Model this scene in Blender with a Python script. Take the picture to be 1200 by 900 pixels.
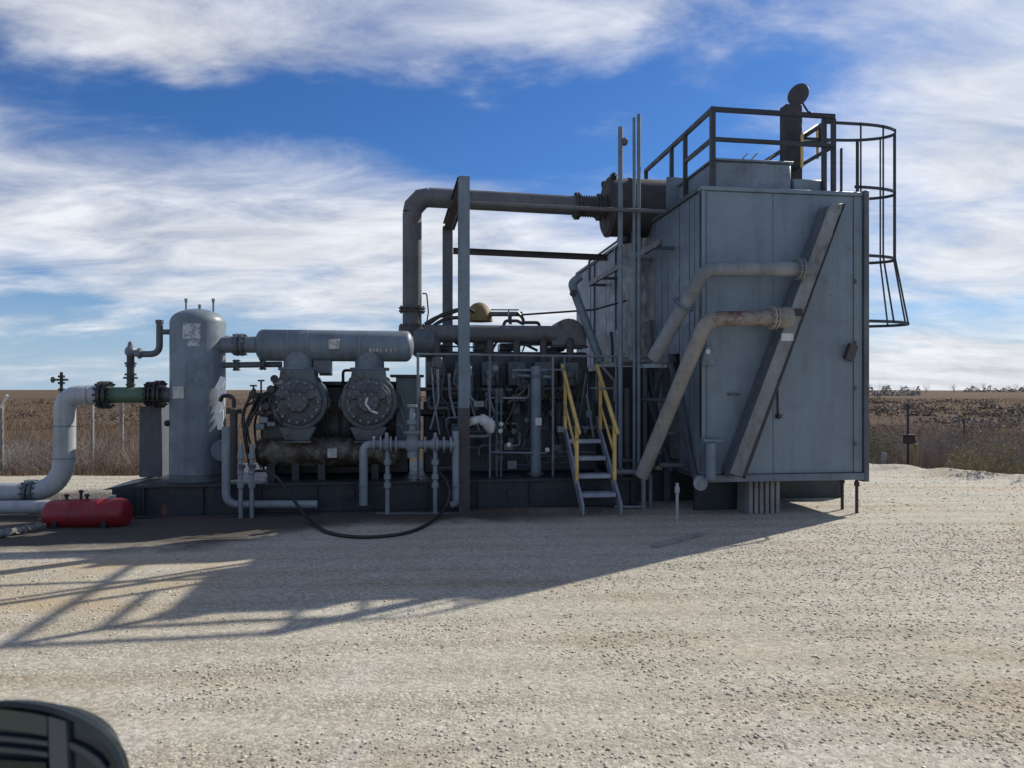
import bpy, bmesh, math, random
import numpy as np
from mathutils import Vector, Matrix
random.seed(7)
rng = np.random.default_rng(11)
R = math.radians
for o in list(bpy.data.objects): bpy.data.objects.remove(o)
scn = bpy.context.scene
COL = scn.collection

# ------------------------------------------------------------------ camera
F = 866.0; EYE = 1.7; HZ = 458.0        # focal length in photo pixels, eye height, eye-level row
cam = bpy.data.cameras.new('camera'); camo = bpy.data.objects.new('camera', cam); COL.objects.link(camo)
cam.sensor_width = 36; cam.lens = 36*F/1200; cam.clip_start = .05; cam.clip_end = 6000
camo.location = (0, 0, EYE); camo.rotation_euler = (R(90), 0, 0)
cam.shift_y = (HZ-450)/1200
scn.camera = camo
cam.dof.use_dof = True; cam.dof.focus_distance = 10.5; cam.dof.aperture_fstop = 7.0     # near things fall slightly out of focus
scn.render.resolution_x = 1024; scn.render.resolution_y = 768

# ------------------------------------------------------------------ sun and sky
SUN_AZ = 49.8      # degrees to the right of the view axis, behind the machine
SUN_EL = 34.7
sun = bpy.data.lights.new('sun', 'SUN'); suno = bpy.data.objects.new('sun', sun); COL.objects.link(suno)
sun.energy = 5.0; sun.angle = R(.53); sun.color = (1, .94, .84)
sd = Vector((math.sin(R(SUN_AZ))*math.cos(R(SUN_EL)), math.cos(R(SUN_AZ))*math.cos(R(SUN_EL)), math.sin(R(SUN_EL))))
suno.rotation_euler = sd.to_track_quat('Z', 'Y').to_euler()
suno.location = (20, 20, 30)
scn.view_settings.view_transform = 'Standard'; scn.view_settings.look = 'None'
scn.view_settings.exposure = 0.06; scn.view_settings.gamma = 1.0

world = bpy.data.worlds.new('World'); scn.world = world; world.use_nodes = True
nt = world.node_tree; N = nt.nodes; L = nt.links
for n in list(N): N.remove(n)
def wm(op, a, b=None, c=None, clamp=False):
    n = N.new('ShaderNodeMath'); n.operation = op; n.use_clamp = clamp
    for i, x in enumerate((a, b, c)):
        if x is None: continue
        if isinstance(x, (int, float)): n.inputs[i].default_value = x
        else: L.new(x, n.inputs[i])
    return n.outputs[0]
sky = N.new('ShaderNodeTexSky'); sky.sky_type = 'NISHITA'; sky.sun_disc = False
sky.sun_elevation = R(SUN_EL); sky.sun_rotation = R(SUN_AZ); sky.altitude = 300
sky.air_density = 1.0; sky.dust_density = .35; sky.ozone_density = 1.6
tc = N.new('ShaderNodeTexCoord'); sx = N.new('ShaderNodeSeparateXYZ'); L.new(tc.outputs['Generated'], sx.inputs[0])
dx, dy, dz = sx.outputs
zz = wm('ADD', wm('MAXIMUM', dz, 0.0), .20)
cb = N.new('ShaderNodeCombineXYZ'); L.new(wm('DIVIDE', dx, zz), cb.inputs[0]); L.new(wm('DIVIDE', dy, zz), cb.inputs[1])
def wnoise(scale, detail, rough, dist, loc, sc, rot=0):
    m = N.new('ShaderNodeMapping'); L.new(cb.outputs[0], m.inputs[0]); m.inputs['Location'].default_value = loc
    m.inputs['Scale'].default_value = sc; m.inputs['Rotation'].default_value = (0, 0, R(rot))
    n = N.new('ShaderNodeTexNoise'); L.new(m.outputs[0], n.inputs['Vector'])
    n.inputs['Scale'].default_value = scale; n.inputs['Detail'].default_value = detail
    n.inputs['Roughness'].default_value = rough; n.inputs['Distortion'].default_value = dist
    return n.outputs['Fac']
n1 = wnoise(1.5, 10, .56, .12, (3.1, 1.7, 0), (.85, 1.1, 1), 14)
n2 = wnoise(3.2, 12, .64, .45, (7.3, 2.2, 0), (.65, 1.25, 1), -38)
n3 = wnoise(2.0, 6, .55, .3, (1.3, 5.2, 0), (.9, 1.1, 1), 5)
az = wm('MULTIPLY', wm('ARCTAN2', dx, dy), 57.2958)
el = wm('MULTIPLY', wm('ARCSINE', dz), 57.2958)
# slow wobble of the cloud banks so that their edges are ragged
azw = wm('ADD', az, wm('MULTIPLY', wm('SUBTRACT', n3, .5), 26.0))
elw = wm('ADD', el, wm('MULTIPLY', wm('SUBTRACT', n1, .5), 13.0))
def bank(a0, e0, sa, se, w):
    u = wm('DIVIDE', wm('SUBTRACT', azw, a0), sa); v = wm('DIVIDE', wm('SUBTRACT', elw, e0), se)
    return wm('MULTIPLY', wm('EXPONENT', wm('MULTIPLY', wm('ADD', wm('MULTIPLY', u, u), wm('MULTIPLY', v, v)), -1.0)), w)
cov = wm('ADD', wm('MULTIPLY', n1, 1.0), wm('MULTIPLY', n2, .80))
for b in ((-27, 11.0, 16, 5.0, .34), (-9, 12.0, 9, 4.5, .28), (5, 9.5, 12, 4.5, .34), (-29, 24.8, 11, 2.4, .28), (-2, 24.6, 9, 2.2, .16), (10, 27, 14, 3.0, .20),
          (33, 13, 11, 8.0, .38), (33, 24, 10, 4, .20), (-24, 20.2, 20, 3.0, -.40), (4, 18.6, 15, 4.0, -.40), (-34, 3.5, 14, 2.2, -.2), (16, 22, 8, 3, -.10),
          (30, 4.2, 14, 1.6, -.16), (32, 1.0, 20, 2.6, .70), (-26, 6, 20, 2.0, .14)):
    cov = wm('ADD', cov, bank(*b))
ramp = N.new('ShaderNodeMapRange'); ramp.interpolation_type = 'SMOOTHSTEP'
ramp.inputs[1].default_value = .64; ramp.inputs[2].default_value = 1.42; L.new(cov, ramp.inputs[0])
cloudmix = ramp.outputs[0]
# cloud brightness: thicker parts a little greyer
cl = N.new('ShaderNodeMapRange'); cl.inputs[1].default_value = .30; cl.inputs[2].default_value = .66; cl.inputs[3].default_value = 5.9; cl.inputs[4].default_value = 9.2
L.new(n2, cl.inputs[0])
cc = N.new('ShaderNodeCombineColor'); 
L.new(wm('MULTIPLY', cl.outputs[0], .965), cc.inputs[0]); L.new(wm('MULTIPLY', cl.outputs[0], .985), cc.inputs[1]); L.new(wm('MULTIPLY', cl.outputs[0], 1.03), cc.inputs[2])
hs = N.new('ShaderNodeHueSaturation'); hs.inputs['Saturation'].default_value = 1.08; hs.inputs['Value'].default_value = 1.0
L.new(sky.outputs[0], hs.inputs['Color'])
tint = N.new('ShaderNodeMix'); tint.data_type = 'RGBA'; tint.blend_type = 'MULTIPLY'; tint.inputs[0].default_value = 1; L.new(hs.outputs[0], tint.inputs[6]); tint.inputs[7].default_value = (.34, .60, .96, 1)
# pale moist air towards the horizon, all the way round
hz_f = N.new('ShaderNodeMapRange'); hz_f.interpolation_type = 'SMOOTHSTEP'; hz_f.inputs[1].default_value = 11; hz_f.inputs[2].default_value = -1; hz_f.inputs[3].default_value = 0; hz_f.inputs[4].default_value = .85; L.new(el, hz_f.inputs[0])
air = N.new('ShaderNodeMix'); air.data_type = 'RGBA'; L.new(hz_f.outputs[0], air.inputs[0]); L.new(tint.outputs[2], air.inputs[6]); air.inputs[7].default_value = (4.2, 5.5, 7.0, 1)
mx = N.new('ShaderNodeMix'); mx.data_type = 'RGBA'
L.new(wm('MULTIPLY', cloudmix, .93), mx.inputs[0]); L.new(air.outputs[2], mx.inputs[6]); L.new(cc.outputs[0], mx.inputs[7])
bg = N.new('ShaderNodeBackground'); bg.inputs[1].default_value = .10; L.new(mx.outputs[2], bg.inputs[0])
wo = N.new('ShaderNodeOutputWorld'); L.new(bg.outputs[0], wo.inputs[0])

# ------------------------------------------------------------------ materials
def new_mat(name):
    m = bpy.data.materials.new(name); m.use_nodes = True
    return m, m.node_tree.nodes, m.node_tree.links, m.node_tree.nodes['Principled BSDF']
def noise(n, l, vec, scale, detail=5, rough=.6, dist=0):
    t = n.new('ShaderNodeTexNoise'); t.inputs['Scale'].default_value = scale; t.inputs['Detail'].default_value = detail
    t.inputs['Roughness'].default_value = rough; t.inputs['Distortion'].default_value = dist
    if vec is not None: l.new(vec, t.inputs['Vector'])
    return t.outputs['Fac']
def rampn(n, l, fac, a, b, c0=None, c1=None):
    t = n.new('ShaderNodeValToRGB'); t.color_ramp.elements[0].position = a; t.color_ramp.elements[1].position = b
    t.color_ramp.elements[0].color = (c0 or (0, 0, 0))+(1,); t.color_ramp.elements[1].color = (c1 or (1, 1, 1))+(1,)
    l.new(fac, t.inputs[0]); return t.outputs[0]
def mixc(n, l, fac, a, b, blend='MIX'):
    t = n.new('ShaderNodeMix'); t.data_type = 'RGBA'; t.blend_type = blend
    for i, x in ((0, fac), (6, a), (7, b)):
        if isinstance(x, (int, float)): t.inputs[i].default_value = x
        elif isinstance(x, tuple): t.inputs[i].default_value = x+(1,)
        else: l.new(x, t.inputs[i])
    return t.outputs[2]
def steel(name, col, rough=.5, metal=0.0, rust=.0, grime=.5, streak=.4, fade=.25, rustcol=(.16, .062, .030), scale=1.0, bump=.15):
    """painted or bare steel: uneven fading, vertical run marks, oily grime and rust blooms"""
    m, n, l, p = new_mat(name)
    tcn = n.new('ShaderNodeTexCoord'); v = tcn.outputs['Object']
    c = mixc(n, l, rampn(n, l, noise(n, l, v, 1.3*scale, 4, .6, .4), .35, .7), tuple(x*(1-fade) for x in col), tuple(min(1, x*(1+fade)) for x in col))
    mp = n.new('ShaderNodeMapping'); mp.inputs['Scale'].default_value = (9*scale, 9*scale, .5*scale); l.new(v, mp.inputs[0])
    st = rampn(n, l, noise(n, l, mp.outputs[0], 1.0, 5, .65), .48, .75)
    c = mixc(n, l, st, c, mixc(n, l, streak, c, (.06, .058, .055)))
    g = rampn(n, l, noise(n, l, v, 5*scale, 8, .72, .3), .52, .72)
    c = mixc(n, l, g, c, mixc(n, l, grime, c, (.045, .042, .04)))
    if rust > 0:
        rm = rampn(n, l, noise(n, l, v, 3.1*scale, 9, .7, .6), .66-.32*rust, .74-.22*rust)
        rc = mixc(n, l, noise(n, l, v, 30, 4), tuple(x*.5 for x in rustcol), tuple(x*1.7 for x in rustcol))
        c = mixc(n, l, rm, c, rc)
    l.new(c, p.inputs['Base Color'])
    l.new(rampn(n, l, noise(n, l, v, 7*scale, 5), .3, .7, (rough*.75,)*3, (min(1, rough*1.3),)*3), p.inputs['Roughness'])
    p.inputs['Metallic'].default_value = metal
    b = n.new('ShaderNodeBump'); b.inputs['Strength'].default_value = bump; b.inputs['Distance'].default_value = .01
    l.new(noise(n, l, v, 22*scale, 6), b.inputs['Height']); l.new(b.outputs[0], p.inputs['Normal'])
    return m
M = {}
M['paint'] = steel('grey_paint', (.165, .205, .24), .48, rust=.12)
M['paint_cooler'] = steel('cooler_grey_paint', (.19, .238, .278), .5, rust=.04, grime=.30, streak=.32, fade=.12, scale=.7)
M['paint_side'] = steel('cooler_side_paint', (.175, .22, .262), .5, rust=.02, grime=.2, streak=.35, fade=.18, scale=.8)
M['paint_dark'] = steel('dark_grey_paint', (.10, .116, .132), .5, rust=.15, grime=.6)
M['paint_teal'] = steel('teal_grey_paint', (.085, .112, .122), .5, rust=.1, grime=.5)
M['pipe'] = steel('pipe_grey_paint', (.245, .28, .305), .45, rust=.10, grime=.35)
M['pipe_pale'] = steel('pale_pipe_paint', (.40, .42, .43), .42, rust=.02, grime=.25, fade=.12)  # paler, cleaner pipe colour
M['pipe_rust'] = steel('weathered_pipe_paint', (.31, .285, .25), .6, rust=.08, grime=.5, rustcol=(.13, .065, .042))
M['pipe_dull'] = steel('dull_pipe_paint', (.215, .235, .245), .5, rust=.08, grime=.45)
M['pipe_rusty'] = steel('rusty_pipe', (.29, .255, .22), .65, rust=.55, grime=.4, rustcol=(.105, .05, .035))
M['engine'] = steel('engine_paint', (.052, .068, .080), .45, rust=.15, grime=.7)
M['duct_side'] = steel('duct_side_shade', (.13, .15, .168), .55, rust=.1, grime=.5)  # duct flank coloured darker, its shade put into the colour
M['channel'] = steel('channel_paint', (.225, .24, .245), .6, rust=.34, grime=.6, rustcol=(.10, .06, .04))
M['rust'] = steel('rusted_steel', (.050, .046, .046), .75, rust=.35, grime=.5, rustcol=(.055, .036, .030), bump=.4)
M['darkrust'] = steel('sooty_rust', (.075, .068, .066), .7, rust=.35, grime=.5, rustcol=(.085, .05, .038), bump=.3)
M['exhaust'] = steel('exhaust_paint', (.115, .12, .125), .55, rust=.35, grime=.4, rustcol=(.09, .058, .045))
M['black'] = steel('black_steel', (.022, .024, .027), .45, rust=.05, grime=.3)
M['rail'] = steel('dark_rail_paint', (.030, .034, .040), .5, rust=.15, grime=.3)
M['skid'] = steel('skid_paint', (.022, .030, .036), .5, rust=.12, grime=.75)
M['oily'] = steel('oily_iron', (.016, .020, .024), .38, rust=.12, grime=.6)
M['casting'] = steel('casting_paint', (.088, .108, .120), .40, rust=.52, grime=.85, rustcol=(.036, .025, .018), scale=1.7)
M['bottle_dirty'] = steel('stained_vessel_paint', (.19, .18, .14), .5, rust=.85, grime=.9, rustcol=(.038, .022, .016), scale=1.7)
M['green'] = steel('green_paint', (.085, .15, .095), .5, rust=.1, grime=.35)
M['red'] = steel('red_paint', (.27, .012, .022), .45, rust=.05, grime=.35, fade=.15)
M['yellow'] = steel('yellow_paint', (.78, .53, .17), .5, rust=.14, grime=.3)
M['stair'] = steel('galvanised_stair', (.32, .35, .40), .5, metal=.2, rust=.12, grime=.35)
M['white'] = steel('dirty_white', (.62, .62, .60), .6, rust=.03, grime=.25, fade=.1)
M['orange'] = steel('ochre_paint', (.22, .15, .05), .6, rust=.25, grime=.5)
M['hose'] = steel('black_rubber', (.018, .018, .019), .5, rust=0, grime=.4)
M['timber'] = steel('grey_timber', (.30, .285, .26), .8, rust=.1, grime=.5, rustcol=(.13, .1, .07))
M['concrete'] = steel('concrete', (.22, .215, .20), .85, rust=.0, grime=.4)
M['void'] = steel('shaded_sheet', (.10, .118, .135), .6, rust=.05, grime=.4)  # sheet colour darkened for the shaded inside of the cooler
M['plate'] = steel('name_plate', (.50, .49, .45), .45, rust=.05, grime=.55, scale=12)
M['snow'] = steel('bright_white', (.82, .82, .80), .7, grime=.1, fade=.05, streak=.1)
M['decal'] = steel('peeling_decal', (.60, .60, .60), .6, rust=0, grime=.85, fade=.1, scale=5)

# ------------------------------------------------------------------ coordinates of the machine
CA, SA = math.cos(R(8)), math.sin(R(8)); OX, OY = -.72, 10.4
def S(t, v, z): return Vector((OX+CA*t-SA*v, OY+SA*t+CA*v, z))
def TP(px, v):
    a = (px-600)/F
    return (a*(OY+CA*v)-OX+SA*v)/(CA-SA*a)
def SP(px, py, v):
    t = TP(px, v); D = OY+SA*t+CA*v
    return S(t, v, EYE+(HZ-py)*D/F)
def ZP(px, py, v): return SP(px, py, v).z
def K(px, v=0): return (OY+SA*TP(px, v)+CA*v)/F          # metres per photo pixel there
def GP(px, py, z=0):
    D = F*(EYE-z)/(py-HZ); return Vector(((px-600)/F*D, D, z))
U = Vector((CA, SA, 0)); V = Vector((-SA, CA, 0)); W = Vector((0, 0, 1))

# ------------------------------------------------------------------ mesh builder
class MB:
    def __init__(s): s.v = []; s.f = []
    def add(s, vs, fs):
        o = len(s.v); s.v += [tuple(x) for x in vs]; s.f += [tuple(i+o for i in f) for f in fs]; return s
    def box(s, t0, t1, v0, v1, z0, z1):
        c = [S(t, v, z) for z in (z0, z1) for v in (v0, v1) for t in (t0, t1)]
        return s.add(c, [(0, 2, 3, 1), (4, 5, 7, 6), (0, 1, 5, 4), (1, 3, 7, 5), (3, 2, 6, 7), (2, 0, 4, 6)])
    def obox(s, c, ax, ay, az):
        c = Vector(c); p = [c+ax*i+ay*j+az*k for k in (-1, 1) for j in (-1, 1) for i in (-1, 1)]
        return s.add(p, [(0, 2, 3, 1), (4, 5, 7, 6), (0, 1, 5, 4), (1, 3, 7, 5), (3, 2, 6, 7), (2, 0, 4, 6)])
    def bar(s, a, b, w, h, up=W):
        a = Vector(a); b = Vector(b); d = (b-a); n = d.normalized(); u = up-n*up.dot(n)
        if u.length < 1e-4: u = V-n*V.dot(n)
        u.normalize(); r = n.cross(u)
        return s.obox((a+b)/2, d/2, r*w/2, u*h/2)
    def prism(s, poly, d):
        n = len(poly); d = Vector(d); a = [Vector(p) for p in poly]; b = [p+d for p in a]
        return s.add(a+b, [tuple(range(n)), tuple(range(2*n-1, n-1, -1))]+[(i, i+n, (i+1) % n+n, (i+1) % n) for i in range(n)])
    def tube(s, pts, r, seg=14, cap=True):
        P = [Vector(p) for p in pts]; n = len(P); rr = r if isinstance(r, (list, tuple)) else [r]*n
        T = [(P[min(i+1, n-1)]-P[max(i-1, 0)]).normalized() for i in range(n)]
        u = T[0].orthogonal().normalized(); vs = []
        for i in range(n):
            u = (u-T[i]*u.dot(T[i])).normalized(); w = T[i].cross(u)
            for k in range(seg):
                a = 2*math.pi*k/seg; vs.append(P[i]+(u*math.cos(a)+w*math.sin(a))*rr[i])
        fs = [(i*seg+k, i*seg+(k+1) % seg, (i+1)*seg+(k+1) % seg, (i+1)*seg+k) for i in range(n-1) for k in range(seg)]
        if cap: fs += [tuple(range(seg))[::-1], tuple((n-1)*seg+k for k in range(seg))]
        return s.add(vs, fs)
    def lathe(s, a, axis, prof, seg=28, ph=0):
        """prof: (distance along axis, radius)"""
        axis = Vector(axis).normalized(); a = Vector(a); u = axis.orthogonal().normalized(); w = axis.cross(u); vs = []
        for d, r in prof:
            for k in range(seg):
                q = 2*math.pi*(k+ph)/seg; vs.append(a+axis*d+(u*math.cos(q)+w*math.sin(q))*max(r, 1e-4))
        n = len(prof)
        fs = [(i*seg+k, i*seg+(k+1) % seg, (i+1)*seg+(k+1) % seg, (i+1)*seg+k) for i in range(n-1) for k in range(seg)]
        fs += [tuple(range(seg))[::-1], tuple((n-1)*seg+k for k in range(seg))]
        return s.add(vs, fs)
    def flange(s, c, axis, r, th, bolts=10, gap=.012):
        """a bolted flange pair with stud ends"""
        axis = Vector(axis).normalized(); c = Vector(c); u = axis.orthogonal().normalized(); w = axis.cross(u)
        s.lathe(c-axis*th, axis, [(0, r*.82), (0, r), (th-gap, r), (th-gap, r*.8), (th+gap, r*.8), (th+gap, r), (2*th, r), (2*th, r*.82)], 24)
        for k in range(bolts):
            q = 2*math.pi*(k+.5)/bolts; o = (u*math.cos(q)+w*math.sin(q))*r*.86
            s.tube([c+o-axis*th*1.7, c+o+axis*th*1.7], r*.085, 6)
        return s
    def ball(s, c, rx, ry=None, rz=None, seg=16, rings=9, jit=0):
        ry = ry or rx; rz = rz or rx; c = Vector(c); vs = []
        for i in range(rings+1):
            a = math.pi*i/rings
            for k in range(seg):
                q = 2*math.pi*k/seg; j = 1+random.uniform(-jit, jit)
                vs.append(c+Vector((math.sin(a)*math.cos(q)*rx*j, math.sin(a)*math.sin(q)*ry*j, math.cos(a)*rz*j)))
        return s.add(vs, [(i*seg+k, (i+1)*seg+k, (i+1)*seg+(k+1) % seg, i*seg+(k+1) % seg) for i in range(rings) for k in range(seg)])
    def build(s, name, mat, parent=None, bevel=0, smooth=True, label=None):
        me = bpy.data.meshes.new(name)
        o = bpy.data.objects.new(name, me); COL.objects.link(o)
        org = Vector((0, 0, 0)); q = parent
        while q is not None: org = org+q.location; q = q.parent
        base = None
        if parent is None:
            xs = np.array(s.v); base = Vector((float(xs[:, 0].mean()), float(xs[:, 1].mean()), float(xs[:, 2].min()))); org = base
        me.from_pydata([tuple(Vector(x)-org) for x in s.v], [], s.f); 
        bm = bmesh.new(); bm.from_mesh(me); bmesh.ops.recalc_face_normals(bm, faces=bm.faces[:]); bm.to_mesh(me); bm.free()
        if smooth:
            me.polygons.foreach_set('use_smooth', [True]*len(me.polygons)); me.set_sharp_from_angle(angle=R(38))
        me.materials.append(M[mat] if isinstance(mat, str) else mat)
        o.parent = parent
        if base is not None: o.location = base
        if bevel:
            b = o.modifiers.new('bevel', 'BEVEL'); b.width = bevel; b.segments = 1; b.limit_method = 'ANGLE'; b.angle_limit = R(50)
        if label: o['label'] = label
        return o
def tag(o, label, cat, group=None):
    o['label'] = label; o['category'] = cat
    if group: o['group'] = group
    return o
def thing(name, loc, label, cat, group=None):
    o = bpy.data.objects.new(name, None); o.empty_display_size = .2; COL.objects.link(o); o.location = loc
    return tag(o, label, cat, group)
def fil(pts, rad, n=7):
    """round the corners of a polyline"""
    P = [Vector(p) for p in pts]; out = [P[0]]
    for i in range(1, len(P)-1):
        a = (P[i-1]-P[i]); b = (P[i+1]-P[i]); la, lb = a.length, b.length; a.normalize(); b.normalize()
        ang = a.angle(b); d = min(rad/max(math.tan(ang/2), 1e-3), la*.48, lb*.48)
        p0, p1 = P[i]+a*d, P[i]+b*d
        for k in range(n+1):
            q = k/n; out.append(p0*(1-q)**2+P[i]*2*q*(1-q)+p1*q*q)
    out.append(P[-1]); return out
def spline(pts, n=8):
    P = [Vector(p) for p in pts]; P = [P[0]*2-P[1]]+P+[P[-1]*2-P[-2]]; out = []
    for i in range(1, len(P)-2):
        for k in range(n):
            t = k/n; a, b, c, d = P[i-1:i+3]
            out.append(.5*((2*b)+(c-a)*t+(2*a-5*b+4*c-d)*t*t+(3*b-a-3*c+d)*t**3))
    out.append(P[-2]); return out
def arr_mesh(name, verts, faces, mat, k):
    """fast mesh from numpy arrays, faces of k corners"""
    me = bpy.data.meshes.new(name); nv, nf = len(verts), len(faces)
    me.vertices.add(nv); me.vertices.foreach_set('co', verts.astype(np.float32).ravel())
    me.loops.add(nf*k); me.loops.foreach_set('vertex_index', faces.astype(np.int32).ravel())
    me.polygons.add(nf); me.polygons.foreach_set('loop_start', np.arange(0, nf*k, k, dtype=np.int32))
    me.update(calc_edges=True); me.validate(); me.materials.append(mat)
    o = bpy.data.objects.new(name, me); COL.objects.link(o); return o

# ------------------------------------------------------------------ the ground
def vnoise(x, y, sc, seed):
    r = np.random.default_rng(seed); out = np.zeros_like(x, dtype=float)
    for k in range(10):
        a = r.uniform(0, 2*np.pi); f = sc*r.uniform(.6, 1.7); p = r.uniform(0, 6.28)
        out += np.sin((x*np.cos(a)+y*np.sin(a))*f+p)
    return out/10
def edge_y(x):                     # far edge of the gravel pad
    xx = np.asarray(x, float)
    e = np.interp(xx, [-40, -12, -6, 0, 6, 7.8, 8.6, 10.5, 14, 40], [15.4, 15.4, 15.2, 16, 17.4, 17.0, 16.2, 13.6, 11.5, 9.0])
    return e+.25*vnoise(xx, xx*0, 2.1, 5)+.12*vnoise(xx, xx*0, 7, 6)
def pad_z(x, y):
    d = edge_y(x)-y
    z = .012*vnoise(x, y, 2.2, 1)+.006*vnoise(x, y, 6, 2)
    z = z+.012*np.sin((y-.16*x)*5.2+1.5*vnoise(x, y, .6, 14))*np.clip(.2+vnoise(x, y, .35, 15)*2, 0, 1)
    rise = np.clip((x-4.5)/3, 0, 1)*np.exp(-((d-.7)/.7)**2)*(.10+.09*vnoise(x, y, 5, 9))
    rel = (y-OY)*CA-(x-OX)*SA; tt = (x-OX)*CA+(y-OY)*SA
    bank_ = np.exp(-((rel+.06)/.22)**2)*np.clip((3.2-np.abs(tt+.9))*3, 0, 1)*(.028+.03*vnoise(x, y, 4, 12))
    rise = rise+np.maximum(bank_, 0)
    fall = np.where(d < .5, -(.5-d)**2*1.1, 0)
    return z*np.clip((y-2)/3, .3, 1)+rise+np.maximum(fall, -2.0)
def field_z(x, y):
    base = np.interp(y, [0, 12, 16, 20, 26, 40, 70, 130, 260, 500, 1500, 4000], [-.7, -.7, -.62, -.55, -.42, -.12, .35, .95, 1.62, 2.0, 2.2, 2.2])
    left = np.clip((2-x)/8, 0, 1)*np.interp(y, [0, 12, 15, 18, 40, 4000], [0, 0, .35, .55, .15, 0])
    return base+left+.06*vnoise(x, y, .5, 3)+np.interp(y, [0, 60, 300, 4000], [0, .06, .8, .8])*vnoise(x, y, .02, 4)
def grid(name, xs, ys, fz, mat):
    X, Y = np.meshgrid(xs, ys); Z = fz(X, Y); v = np.stack([X, Y, Z], -1).reshape(-1, 3); nx, ny = len(xs), len(ys)
    i = (np.arange(ny-1)[:, None]*nx+np.arange(nx-1)[None]).ravel(); f = np.stack([i, i+1, i+nx+1, i+nx], 1)
    o = arr_mesh(name, v, f, mat, 4); o.data.polygons.foreach_set('use_smooth', [True]*len(o.data.polygons)); o['kind'] = 'structure'; return o

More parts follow.
